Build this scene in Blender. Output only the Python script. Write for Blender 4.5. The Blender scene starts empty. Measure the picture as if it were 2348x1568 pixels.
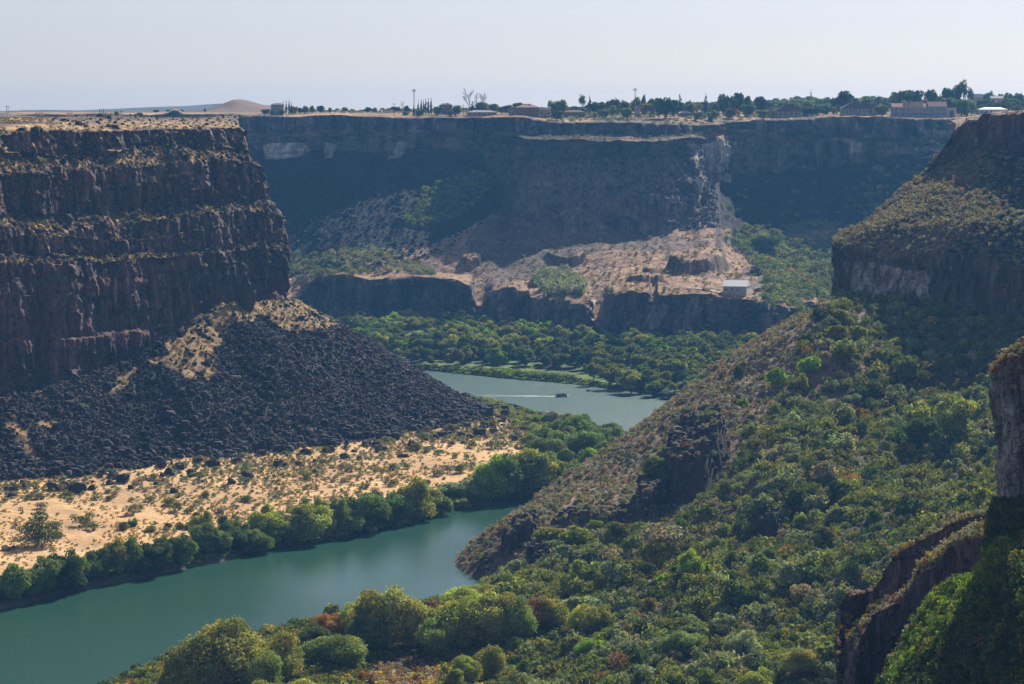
import bpy, math, random
import numpy as np
from mathutils import Vector
from mathutils.bvhtree import BVHTree

# ------------------------------------------------------------------ basics
H = 150.0            # camera height over the river, metres
K = 5870.0           # picture units (2348 across) per unit of tangent
scene = bpy.context.scene
COL = scene.collection
RNG = np.random.default_rng(7)
R_ = math.radians

def P(x, y, Y):
    """a point at distance Y seen at picture position x, y -> world"""
    return np.array([(x - 1174.0) * Y / K, Y, H - (y - 250.0) * Y / K])

def PX(p):
    p = np.asarray(p, float)
    return 1174 + p[..., 0] * K / p[..., 1], 250 + (H - p[..., 2]) * K / p[..., 1]

def interp(x, pts):
    pts = np.asarray(pts, float)
    return np.interp(x, pts[:, 0], pts[:, 1])

def _hash(ix, iy, iz, seed):
    h = (ix.astype(np.uint64) * np.uint64(374761393) + iy.astype(np.uint64) * np.uint64(668265263)
         + iz.astype(np.uint64) * np.uint64(2147483647) + np.uint64(seed * 974711 + 1013)) & np.uint64(0xffffffff)
    h = ((h ^ (h >> np.uint64(13))) * np.uint64(1274126177)) & np.uint64(0xffffffff)
    h = ((h ^ (h >> np.uint64(15))) * np.uint64(2246822519)) & np.uint64(0xffffffff)
    h = h ^ (h >> np.uint64(16))
    return h.astype(np.float64) / 4294967295.0

def vnoise(x, y, z, seed=0):
    x = np.asarray(x, float) + 1000.3; y = np.asarray(y, float) + 1000.7; z = np.asarray(z, float) + 1000.1
    x, y, z = np.broadcast_arrays(x, y, z)
    ix = np.floor(x).astype(np.int64); iy = np.floor(y).astype(np.int64); iz = np.floor(z).astype(np.int64)
    fx = x - ix; fy = y - iy; fz = z - iz
    fx = fx * fx * (3 - 2 * fx); fy = fy * fy * (3 - 2 * fy); fz = fz * fz * (3 - 2 * fz)
    r = 0
    for dx in (0, 1):
        wx = fx if dx else 1 - fx
        for dy in (0, 1):
            wy = fy if dy else 1 - fy
            for dz in (0, 1):
                wz = fz if dz else 1 - fz
                r = r + wx * wy * wz * _hash(ix + dx, iy + dy, iz + dz, seed)
    return r * 2 - 1

def fbm(x, y, z=0.0, o=4, seed=0, gain=.5):
    s = 0; a = 1; t = 0
    for i in range(o):
        s = s + a * vnoise(x * 2 ** i, y * 2 ** i, np.asarray(z) * 2 ** i, seed + i * 17)
        t += a; a *= gain
    return s / t

def ridged(x, y, z=0.0, o=3, seed=0):
    s = 0; a = 1; t = 0
    for i in range(o):
        s = s + a * (1 - 2 * np.abs(vnoise(x * 2 ** i, y * 2 ** i, np.asarray(z) * 2 ** i, seed + i * 31)))
        t += a; a *= .5
    return s / t

def sstep(a, b, x):
    t = np.clip((x - a) / (b - a), 0, 1)
    return t * t * (3 - 2 * t)

def inpoly(x, y, poly):
    x = np.asarray(x, float); y = np.asarray(y, float)
    r = np.zeros(x.shape, bool)
    n = len(poly)
    for i in range(n):
        x0, y0 = poly[i]; x1, y1 = poly[(i + 1) % n]
        if y0 == y1: continue
        c = ((y0 > y) != (y1 > y)) & (x < (x1 - x0) * (y - y0) / (y1 - y0) + x0)
        r ^= c
    return r

# ------------------------------------------------------------------ objects
def tag(o, label=None, cat=None, group=None, kind=None):
    if label: o['label'] = label
    if cat: o['category'] = cat
    if group: o['group'] = group
    if kind: o['kind'] = kind
    return o

def make_mesh(name, v, f, mat, parent=None, cols=None, smooth=False, attrs=None, link=True):
    """v (n,3); f (m,3) or (m,4) array; one linked mesh object"""
    v = np.asarray(v, np.float32).reshape(-1, 3); f = np.asarray(f, np.int32)
    me = bpy.data.meshes.new(name)
    me.vertices.add(len(v)); me.vertices.foreach_set('co', v.ravel())
    k = f.shape[1]
    me.loops.add(f.size); me.loops.foreach_set('vertex_index', f.ravel())
    me.polygons.add(len(f))
    me.polygons.foreach_set('loop_start', np.arange(0, f.size, k, dtype=np.int32))
    me.polygons.foreach_set('loop_total', np.full(len(f), k, np.int32))
    me.polygons.foreach_set('use_smooth', np.full(len(f), smooth))
    me.update(calc_edges=True)
    if cols is not None:
        a = me.color_attributes.new('base', 'FLOAT_COLOR', 'POINT')
        c = np.ones((len(v), 4), np.float32); c[:, :3] = cols
        a.data.foreach_set('color', c.ravel())
    if mat is not None: me.materials.append(mat)
    if not link: return me
    o = bpy.data.objects.new(name, me); COL.objects.link(o)
    if parent is not None: o.parent = parent
    return o

class MB:
    """collects boxes, tubes and polygons for one mesh"""
    def __init__(s): s.v = []; s.f = []
    def poly(s, pts, faces):
        b = len(s.v); s.v += [tuple(map(float, p)) for p in pts]; s.f += [tuple(i + b for i in q) for q in faces]; return s
    def box(s, c, d, rz=0):
        x, y, z = c; a, b, h = d[0] / 2, d[1] / 2, d[2] / 2; cr, sr = math.cos(rz), math.sin(rz)
        pts = []
        for k in (-1, 1):
            for i, j in ((-1, -1), (1, -1), (1, 1), (-1, 1)):
                px, py = i * a, j * b
                pts.append((x + px * cr - py * sr, y + px * sr + py * cr, z + k * h))
        return s.poly(pts, [(3, 2, 1, 0), (4, 5, 6, 7), (0, 1, 5, 4), (1, 2, 6, 5), (2, 3, 7, 6), (3, 0, 4, 7)])
    def tube(s, p0, p1, r0, r1, n=6):
        p0 = np.array(p0, float); p1 = np.array(p1, float); d = p1 - p0; d /= max(np.linalg.norm(d), 1e-6)
        u = np.cross(d, (0, 0, 1.0)); 
        if np.linalg.norm(u) < .1: u = np.cross(d, (1.0, 0, 0))
        u /= np.linalg.norm(u); w = np.cross(d, u)
        a = [2 * math.pi * i / n for i in range(n)]
        pts = [p0 + r0 * (math.cos(t) * u + math.sin(t) * w) for t in a] + [p1 + r1 * (math.cos(t) * u + math.sin(t) * w) for t in a]
        fs = [(i, (i + 1) % n, n + (i + 1) % n, n + i) for i in range(n)] + [tuple(range(n - 1, -1, -1)), tuple(range(n, 2 * n))]
        return s.poly(pts, fs)
    def path(s, pts, radii, n=6):
        for i in range(len(pts) - 1): s.tube(pts[i], pts[i + 1], radii[i], radii[i + 1], n)
        return s
    def build(s, name, mat, parent=None, link=True, smooth=False):
        me = bpy.data.meshes.new(name); me.from_pydata(s.v, [], s.f); me.update()
        if smooth: me.polygons.foreach_set('use_smooth', [True] * len(me.polygons))
        if mat: me.materials.append(mat)
        if not link: return me
        o = bpy.data.objects.new(name, me); COL.objects.link(o)
        if parent: o.parent = parent
        return o

def empty(name, loc, rz=0.0, s=1.0):
    o = bpy.data.objects.new(name, None); COL.objects.link(o)
    o.location = tuple(map(float, loc)); o.rotation_euler = (0, 0, rz); o.scale = (s, s, s) if np.isscalar(s) else s
    o.empty_display_size = .5
    return o

# ------------------------------------------------------------------ materials
def newmat(name):
    m = bpy.data.materials.new(name); m.use_nodes = True
    nt = m.node_tree; nt.nodes.clear()
    out = nt.nodes.new('ShaderNodeOutputMaterial')
    return m, nt, out

def N(nt, t, **kw):
    n = nt.nodes.new(t)
    for k, v in kw.items():
        if k in n.inputs: n.inputs[k].default_value = v
        else: setattr(n, k, v)
    return n

def noise_node(nt, co, scale, detail=4, rough=.55, vec=(1, 1, 1)):
    mp = N(nt, 'ShaderNodeMapping'); mp.inputs['Scale'].default_value = vec
    nt.links.new(co, mp.inputs['Vector'])
    n = N(nt, 'ShaderNodeTexNoise', Scale=scale, Detail=detail, Roughness=rough)
    nt.links.new(mp.outputs[0], n.inputs['Vector'])
    return n.outputs['Fac']

def mth(nt, op, a, b=None, c=None, clamp=False):
    n = N(nt, 'ShaderNodeMath', operation=op); n.use_clamp = clamp
    for i, q in enumerate((a, b, c)):
        if q is None: continue
        if isinstance(q, (int, float)): n.inputs[i].default_value = q
        else: nt.links.new(q, n.inputs[i])
    return n.outputs[0]

def maprange(nt, v, a, b, c, d):
    n = N(nt, 'ShaderNodeMapRange'); nt.links.new(v, n.inputs[0])
    for i, q in enumerate((a, b, c, d)): n.inputs[i + 1].default_value = q
    return n.outputs[0]

def mixcol(nt, fac, a, b, mode='MIX'):
    n = N(nt, 'ShaderNodeMix', data_type='RGBA', blend_type=mode)
    for s, q in ((n.inputs[0], fac), (n.inputs[6], a), (n.inputs[7], b)):
        if isinstance(q, (int, float)): s.default_value = q
        elif isinstance(q, tuple): s.default_value = (*q, 1) if len(q) == 3 else q
        else: nt.links.new(q, s)
    return n.outputs[2]

def mat_terrain(name, fine=.6, streak=False, var=(.55, 1.5), bump=.5, bdist=1.0, crack=0):
    """albedo from the mesh's own 'base' colours (rock, grass, soil) broken up by noise"""
    m, nt, out = newmat(name)
    at = N(nt, 'ShaderNodeAttribute', attribute_name='base')
    co = N(nt, 'ShaderNodeTexCoord').outputs['Object']
    v = (1, 1, .16) if streak else (1, 1, 1)
    n1 = noise_node(nt, co, fine, 5, .62, v)
    n2 = noise_node(nt, co, fine * .17, 3, .5, v)
    n3 = noise_node(nt, co, fine * 3.5, 3, .6, (1, 1, .35) if streak else (1, 1, 1))
    a = mth(nt, 'ADD', mth(nt, 'MULTIPLY', n1, .5), mth(nt, 'ADD', mth(nt, 'MULTIPLY', n2, .25), mth(nt, 'MULTIPLY', n3, .25)))
    f = maprange(nt, a, .36, .64, var[0], var[1])
    c = mixcol(nt, 1.0, at.outputs['Color'], f, 'MULTIPLY')
    cmb = N(nt, 'ShaderNodeCombineColor'); [nt.links.new(f, cmb.inputs[i]) for i in range(3)]
    c = mixcol(nt, 1.0, at.outputs['Color'], cmb.outputs[0], 'MULTIPLY')
    if crack:
        mp = N(nt, 'ShaderNodeMapping'); mp.inputs['Scale'].default_value = (crack, crack, crack * .35); nt.links.new(co, mp.inputs['Vector'])
        wv = N(nt, 'ShaderNodeTexNoise', Scale=.5, Detail=2); nt.links.new(co, wv.inputs['Vector'])
        ad = N(nt, 'ShaderNodeVectorMath', operation='ADD'); nt.links.new(mp.outputs[0], ad.inputs[0]); nt.links.new(wv.outputs['Color'], ad.inputs[1])
        vo = N(nt, 'ShaderNodeTexVoronoi', feature='DISTANCE_TO_EDGE', Scale=1.0); nt.links.new(ad.outputs[0], vo.inputs['Vector'])
        a = mth(nt, 'ADD', a, maprange(nt, vo.outputs['Distance'], 0, .1, -.5, 0))
    b = N(nt, 'ShaderNodeBump', Strength=bump, Distance=bdist); nt.links.new(a, b.inputs['Height'])
    bs = N(nt, 'ShaderNodeBsdfPrincipled', Roughness=.95); bs.inputs['Specular IOR Level'].default_value = .15
    nt.links.new(c, bs.inputs['Base Color']); nt.links.new(b.outputs[0], bs.inputs['Normal'])
    nt.links.new(bs.outputs[0], out.inputs[0])
    return m

def mat_leaf(name, src='attr', trans=.35, gain=1.0):
    """leaf faces: colour from the object's own colour or the mesh's 'base' colours"""
    m, nt, out = newmat(name)
    if src == 'attr':
        c = N(nt, 'ShaderNodeAttribute', attribute_name='base').outputs['Color']
    else:
        at = N(nt, 'ShaderNodeAttribute', attribute_name='base').outputs['Color']
        c = mixcol(nt, 1.0, N(nt, 'ShaderNodeObjectInfo').outputs['Color'], at, 'MULTIPLY')
    d = N(nt, 'ShaderNodeBsdfDiffuse'); t = N(nt, 'ShaderNodeBsdfTranslucent')
    nt.links.new(c, d.inputs[0])
    tc = mixcol(nt, 1.0, c, (1.25, 1.3, .55), 'MULTIPLY'); nt.links.new(tc, t.inputs[0])
    mx = N(nt, 'ShaderNodeMixShader'); mx.inputs[0].default_value = trans
    nt.links.new(d.outputs[0], mx.inputs[1]); nt.links.new(t.outputs[0], mx.inputs[2])
    nt.links.new(mx.outputs[0], out.inputs[0])
    return m

def mat_plain(name, col, rough=.7, var=.25, scale=1.0, metallic=0.0, spec=.3):
    m, nt, out = newmat(name)
    co = N(nt, 'ShaderNodeTexCoord').outputs['Object']
    f = maprange(nt, noise_node(nt, co, scale, 4), .3, .7, 1 - var, 1 + var)
    cmb = N(nt, 'ShaderNodeCombineColor'); [nt.links.new(f, cmb.inputs[i]) for i in range(3)]
    c = mixcol(nt, 1.0, tuple(col), cmb.outputs[0], 'MULTIPLY')
    bs = N(nt, 'ShaderNodeBsdfPrincipled', Roughness=rough, Metallic=metallic); bs.inputs['Specular IOR Level'].default_value = spec
    nt.links.new(c, bs.inputs['Base Color']); nt.links.new(bs.outputs[0], out.inputs[0])
    return m

# ------------------------------------------------------------------ surfaces
BVH = {}
def grid_faces(nr, nc):
    a = np.arange(nr * nc).reshape(nr, nc)
    return np.stack([a[:-1, :-1], a[:-1, 1:], a[1:, 1:], a[1:, :-1]], -1).reshape(-1, 4)

def grid_normals(G):
    du = np.gradient(G, axis=1); dv = np.gradient(G, axis=0)
    n = np.cross(du, dv); n /= np.maximum(np.linalg.norm(n, axis=-1, keepdims=True), 1e-9)
    return n

def loft(rows, seg, ease=None):
    """rows: list of (nc,3) arrays; seg[i] subdivisions between row i and i+1 -> (NR,nc,3), and the row coordinate of each"""
    out = []; rc = []
    for i in range(len(rows) - 1):
        for k in range(seg[i]):
            t = k / seg[i]
            out.append(rows[i] * (1 - t) + rows[i + 1] * t); rc.append(i + t)
    out.append(rows[-1]); rc.append(len(rows) - 1)
    return np.array(out), np.array(rc)

def add_bvh(name, V, F, fine=True):
    BVH[name] = BVHTree.FromPolygons([tuple(p) for p in np.asarray(V, float).reshape(-1, 3)], [tuple(int(i) for i in q) for q in F], all_triangles=False)

def cast(x, y, names=None, tmax=9000):
    """where the ray through picture position x, y meets the land"""
    d = Vector(P(x, y, 1.0) - np.array([0, 0, H])); d.normalize()
    best = None
    for n, b in BVH.items():
        if names and n not in names: continue
        r = b.ray_cast(Vector((0, 0, H)), d, tmax)
        if r[0] is not None and (best is None or r[3] < best[1]): best = (r[0], r[3], r[1], n)
    return best

def drop(X, Y, names, top=400):
    best = None
    for n in names:
        r = BVH[n].ray_cast(Vector((X, Y, top)), Vector((0, 0, -1)), 900)
        if r[0] is not None and (best is None or r[0].z > best[0].z): best = (r[0], r[1])
    return best
# ------------------------------------------------------------------ palettes (albedo)
def C(r, g, b): return np.array([r, g, b])
BASALT = C(.048, .040, .044); BASALT_L = C(.105, .088, .085); RUST = C(.10, .055, .04); PALE = C(.30, .27, .25)
TALUS = C(.030, .026, .030); TAN = C(.52, .33, .155); TAN_D = C(.33, .20, .11); STRAW = C(.46, .30, .15); GREEN = C(.075, .10, .035)
LIME = C(.11, .165, .04); SOIL = C(.17, .12, .09); SAGE = C(.13, .115, .08); ORANGE = C(.34, .215, .135)

def mixm(c, col, m):
    m = np.clip(m, 0, 1)[..., None]
    return c * (1 - m) + col * m

def rough_rock(G, nrm, amt, seed, big=1.0, scale=1.0):
    """push a smooth face out and in: buttresses, columns, blocks"""
    x, y, z = G[..., 0] / scale, G[..., 1] / scale, G[..., 2] / scale
    d = 4.2 * big * fbm(x * .045, y * .045, z * .012, 3, seed)
    lay = np.floor(z / 7.5 + .8 * vnoise(x * .02, y * .02, 0, seed + 6)) * 3.7      # each flow has its own joints
    d = d + 1.3 * np.tanh(2.2 * vnoise(x * .16, y * .16, z * .03 + lay, seed + 5))
    d = d + .75 * np.tanh(2.5 * vnoise(x * .45, y * .45, z * .09 + lay, seed + 9))
    d = d + .5 * ridged(x * .3, y * .3, z * .05 + lay, 2, seed + 10)
    d = d + 1.2 * fbm(x * .28, y * .28, z * .38, 3, seed + 13)
    st = vnoise(0 * x, 0 * x, z * .22 + .5 * vnoise(x * .03, y * .03, 0, seed + 3), seed + 21)   # lava flows one on another
    d = d + .9 * st
    return G + nrm * (d * amt * scale)[..., None]

def rock_colour(G, seed, mix=.5):
    x, y, z = G[..., 0], G[..., 1], G[..., 2]
    s = fbm(x * .35, y * .35, z * .03, 3, seed)
    c = np.broadcast_to(BASALT, G.shape).copy()
    c = mixm(c, BASALT_L, sstep(-.15, .5, s) * .8)
    c = mixm(c, RUST, sstep(.1, .6, fbm(x * .03, y * .03, z * .09, 3, seed + 2)) * .55)
    c = mixm(c, PALE, sstep(.38, .7, fbm(x * .5, y * .5, z * .05, 3, seed + 4)) * .55)
    return c

M_rock = mat_terrain('cliff_rock', fine=.5, streak=True, var=(.22, 2.1), bump=1.0, bdist=2.0, crack=.12)
M_land = mat_terrain('dry_land', fine=.5, var=(.6, 1.4), bump=.6, bdist=.8)
M_near = mat_terrain('near_rock', fine=1.3, streak=True, var=(.3, 1.9), bump=1.0, bdist=1.0, crack=.45)

def surface(name, G, col, mat, kind='structure', label=None, cat=None, key=None, bvh_step=1):
    F = grid_faces(*G.shape[:2])
    o = make_mesh(name, G, F, mat, cols=col.reshape(-1, 3), smooth=False)
    tag(o, label, cat, None, kind)
    g = G[::bvh_step, ::bvh_step] if bvh_step > 1 else G
    add_bvh(key or name, g.reshape(-1, 3), grid_faces(*g.shape[:2]))
    return o

# ================================================================== A. the left headland, four flows of basalt with ledges
def left_cliff():
    nc = 640
    T = np.concatenate([np.linspace(-.55, -.01, 80), np.linspace(0, 1, nc - 80)])
    def row(pts, setback, sink=0):
        pts = np.array(pts, float); x0 = -230.0; x1 = pts[-1, 0]
        x = x0 + (x1 - x0) * T
        y = np.interp(x, pts[:, 0], pts[:, 1])
        Yb = np.interp(x, [-720, -230, 0, 150, 300, 450, 560, 660], [815, 940, 1000, 1038, 1078, 1118, 1150, 1180]) + setback
        g = np.stack([(x - 1174) * Yb / K, Yb, H - (y - 250) * Yb / K - sink], -1)
        return g
    rows = [
        row([(-230, 905), (0, 905), (132, 892), (263, 850), (362, 817), (400, 770), (461, 742), (510, 705), (600, 700), (661, 690)], 0, 58),
        row([(-230, 905), (0, 900), (132, 890), (263, 848), (362, 815), (400, 765), (461, 739), (510, 700), (600, 695), (661, 684)], 1),
        row([(-230, 795), (0, 788), (198, 772), (395, 750), (478, 722), (661, 672)], 4),
        row([(-230, 788), (0, 781), (198, 765), (395, 744), (478, 716), (662, 662)], 7),
        row([(-230, 612), (0, 610), (197, 604), (394, 590), (493, 579), (659, 566)], 13),
        row([(-230, 595), (0, 590), (197, 590), (366, 582), (479, 573), (591, 556), (656, 551)], 20),
        row([(-230, 520), (0, 517), (127, 526), (208, 526), (235, 512), (265, 520), (281, 538), (320, 512), (380, 503), (479, 492), (619, 481), (654, 500)], 24),
        row([(-230, 500), (0, 493), (140, 497), (225, 492), (338, 481), (479, 472), (540, 466), (591, 455), (625, 462)], 34),
        row([(-230, 405), (0, 396), (127, 396), (239, 390), (310, 385), (422, 371), (535, 366), (602, 381)], 38),
        row([(-230, 365), (0, 362), (113, 362), (239, 357), (300, 338), (380, 336), (464, 349), (540, 345), (566, 347)], 50),
        row([(-230, 313), (0, 309), (60, 303), (113, 300), (281, 298), (478, 296), (549, 291)], 54),
        row([(-230, 292), (0, 290), (130, 287), (300, 287), (420, 286), (500, 285), (546, 283)], 90),
        row([(-230, 280), (0, 278), (90, 278), (170, 276), (300, 278), (400, 280), (470, 279), (546, 276)], 125),
        row([(-230, 271), (0, 270.5), (200, 270), (400, 270), (545, 270.5)], 420),
    ]
    seg = [10, 44, 4, 62, 14, 34, 16, 44, 20, 26, 10, 12, 26]
    G, rc = loft(rows, seg)
    # wrap the right end away behind the headland
    last = G[:, -1]; back = []
    for i in range(1, 61):
        t = i / 60
        off = np.array([-(4 + 330 * t) * .32 - 60 * t, 4 + 330 * t, -6 * t])
        back.append(last + off * np.where(rc > 12, 1.0, 1.0)[:, None])
    G = np.concatenate([G, np.stack(back, 1)], 1)
    n = grid_normals(G)
    cliffy = np.zeros(len(rc))
    for a, b in ((0, 2), (3, 4), (5, 6), (7, 8), (9, 10)): cliffy = np.maximum(cliffy, ((rc >= a) & (rc <= b)).astype(float))
    cl = np.convolve(cliffy, [.25, .5, .25], 'same')[:, None] * np.ones(G.shape[1])
    nh = n.copy(); nh[..., 2] *= .15
    R = rough_rock(G, nh, .35 + .65 * cl, 11)
    x, y, z = G[..., 0], G[..., 1], G[..., 2]
    top = sstep(9.9, 10.6, rc)[:, None]
    R = R * (1 - top[..., None]) + (G + nh * 0) * top[..., None]
    led = (1 - cl) * (1 - top)
    R[..., 2] += led * (2.6 * fbm(x * .06, y * .06, 0, 3, 40) + 1.3 * fbm(x * .5, y * .5, z * .3, 2, 41))
    lip = np.exp(-((rc[:, None] - 10.0) / .25) ** 2)
    knob = sstep(.12, .32, fbm(x * .022, y * .008, 0, 4, 46)); R[..., 2] += top * knob * 2.2 * (np.exp(-((rc[:, None] - 11.6) / .7) ** 2) + .25)
    R[..., 2] += top * (1.3 * fbm(x * .03, y * .012, 0, 3, 44) * sstep(10.8, 12, rc)[:, None] + .5 * fbm(x * .3, y * .1, 0, 2, 45)) * (1 - .8 * sstep(12.6, 13, rc)[:, None])
    nn = grid_normals(R)
    col = rock_colour(G, 60) * np.array([1.42, 1.2, 1.2])
    flat = sstep(.36, .62, nn[..., 2])
    gr = sstep(-.15, .35, fbm(x * .09, y * .09, z * .1, 4, 70))
    upper = sstep(3.8, 4.1, rc)[:, None]
    col = mixm(col, TAN * .8 * (.8 + .5 * vnoise(x * .6, y * .6, z, 5))[..., None], flat * np.clip(gr * 1.6, 0, 1) * upper * .97)
    col = mixm(col, C(.15, .075, .055), np.exp(-((rc[:, None] - 2.5) / .55) ** 2) * .9)
    tg = sstep(-.35, .15, fbm(x * .035, y * .012, 0, 4, 71) + .45 * (1 - np.exp(-((rc[:, None] - 11.9) / .5) ** 2)) - .1)
    col = mixm(col, STRAW, top * tg)
    col = mixm(col, BASALT_L * 1.1, top * np.clip(knob * (np.exp(-((rc[:, None] - 11.6) / .8) ** 2)) + sstep(.3, .5, fbm(x * .05, y * .012, 0, 3, 47)) * .7 * sstep(10.7, 11.2, rc)[:, None], 0, 1))
    return R, col

G, c = left_cliff()
surface('cliff_left', G, c, M_rock, label=None)

# ================================================================== B. the spit: talus cones over a dry flat
def unz(x, y, z=0.0): # picture position at height z
    Y = (H - z) * K / (y - 250.0); return P(x, y, Y)
SHORE = [unz(x, y)[:2] for x, y in ((-700, 1640), (-230, 1452), (0, 1396), (60, 1385), (100, 1373), (160, 1357), (200, 1351), (300, 1330), (400, 1310), (460, 1296), (520, 1284), (560, 1270), (600, 1262), (700, 1243), (760, 1228), (820, 1216), (900, 1197), (950, 1187),
         (1000, 1180), (1060, 1163), (1100, 1155), (1180, 1143), (1240, 1137), (1300, 1128), (1380, 1112), (1450, 1090), (1500, 1060), (1490, 1035), (1440, 1012), (1395, 990), (1340, 972), (1290, 962), (1240, 953), (1190, 938), (1120, 920), (1060, 905), (1010, 890), (960, 868), (900, 842), (700, 800))]
SHORE = np.array([tuple(p) for p in SHORE] + [(-260., 1500.), (-700., 1500.)])
def seg_dist(X, Y, pts, closed=True):
    d = np.full(X.shape, 1e9); n = len(pts)
    for i in range(n if closed else n - 1):
        a = pts[i]; b = pts[(i + 1) % n]; ab = b - a
        t = np.clip(((X - a[0]) * ab[0] + (Y - a[1]) * ab[1]) / (ab @ ab), 0, 1)
        d = np.minimum(d, np.hypot(X - a[0] - t * ab[0], Y - a[1] - t * ab[1]))
    return d
APEX = [P(*q) for q in ((-230, 890, 985), (-100, 905, 992), (0, 903, 1004), (70, 903, 1015), (132, 882, 1028), (200, 862, 1046), (263, 838, 1063), (320, 812, 1075), (362, 790, 1084), (400, 765, 1097), (461, 736, 1118), (510, 694, 1135), (550, 700, 1150), (609, 686, 1168), (640, 679, 1178), (680, 685, 1192), (745, 722, 1206), (800, 764, 1214), (850, 806, 1220), (885, 840, 1224))]
def spit_height(X, Y):
    xy = np.stack([X, Y], -1)
    d = seg_dist(X, Y, SHORE)
    ins = inpoly(X, Y, [tuple(p) for p in SHORE])
    ds = np.where(ins, d, -d)
    flat = np.where(ds > 0, 2.6 * (1 - np.exp(-ds / 4)) + np.minimum(ds * .055, 6.5), ds * .35)
    t = np.full(X.shape, -50.0)
    wob = 5 * fbm(X * .02, Y * .02, 0, 2, 90)
    n = len(APEX)
    for i in range(n - 1):
        a, b = APEX[i], APEX[i + 1]; ab = (b - a)[:2]
        tt = np.clip(((X - a[0]) * ab[0] + (Y - a[1]) * ab[1]) / (ab @ ab), 0, 1)
        dist = np.hypot(X - a[0] - tt * ab[0], Y - a[1] - tt * ab[1])
        zz = a[2] + (b[2] - a[2]) * tt
        t = np.maximum(t, zz - .615 * (dist + wob * sstep(0, 30, dist)))
    k = 5.0
    hgt = np.logaddexp(flat / k, t / k) * k - np.exp(-np.abs(flat - t) / 10) * 1.2
    return hgt, t - flat, ds
nx, ny = 330, 560
gx = np.linspace(-330, 95, nx); gy = np.linspace(640, 1420, ny)
X, Y = np.meshgrid(gx, gy)
Z, tal, ds = spit_height(X, Y)
rockn = 1.1 * fbm(X * .3, Y * .3, 0, 3, 91) + 1.0 * fbm(X * .05, Y * .05, 0, 3, 92)
Z = Z + np.where(tal > 0, 1, .18) * rockn * sstep(-2, 4, ds)
G = np.stack([X, Y, Z], -1)
px, py = PX(G)
col = np.broadcast_to(TAN * 1.1, G.shape).copy()
col = mixm(col, TAN_D, sstep(-.2, .5, fbm(X * .03, Y * .03, 0, 4, 93)) * .55)
col = mixm(col, C(.60, .40, .21), sstep(.1, .5, fbm(X * .02, Y * .05, 0, 3, 95)) * .6)
col = mixm(col, GREEN * .9, sstep(24, 6, ds + 6 * fbm(X * .08, Y * .08, 0, 2, 94)))
col = mixm(col, SAGE, sstep(1000, 1300, px) * sstep(1040, 960, py) * .6)
col = mixm(col, TALUS, sstep(-1.0, 1.6, tal + 2.2 * fbm(X * .12, Y * .12, 0, 3, 96)))
# straw grass lying on the talus crest and in its gullies
gp = [[(355, 832), (395, 785), (435, 745), (490, 690), (545, 680), (610, 695), (600, 728), (530, 745), (495, 800), (488, 878), (430, 856)],
      [(585, 685), (660, 670), (745, 712), (785, 748), (705, 752), (655, 755), (596, 722)], [(590, 716), (660, 738), (668, 752), (620, 735)],
      [(10, 972), (45, 965), (70, 1010), (95, 1050), (75, 1048), (40, 1010)], [(85, 962), (125, 955), (128, 975), (95, 972)], [(250, 900), (300, 850), (330, 838), (300, 880), (262, 915)]]
wx = px + 26 * fbm(X * .14, Y * .14, 0, 4, 97); wy = py + 20 * fbm(X * .12, Y * .12, 3.3, 3, 98)
gm = np.zeros(X.shape)
for p in gp: gm = np.maximum(gm, inpoly(wx, wy, p).astype(float))
gm *= sstep(-.6, -.1, fbm(X * .35, Y * .35, 0, 2, 99))
col = mixm(col, TAN * .72, gm * (.75 + .25 * vnoise(X * .5, Y * .5, 0, 101)))
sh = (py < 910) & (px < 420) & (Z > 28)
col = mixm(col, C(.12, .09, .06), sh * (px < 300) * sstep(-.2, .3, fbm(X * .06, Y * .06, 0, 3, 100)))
GRASSY = gm
col = mixm(col, C(.11, .10, .085), sstep(5.0, 1.0, ds) * (tal < 0))
spit = surface('ground', G, col, M_land, key='spit')
SPIT = (gx, gy, Z, ds, tal, gm)

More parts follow.
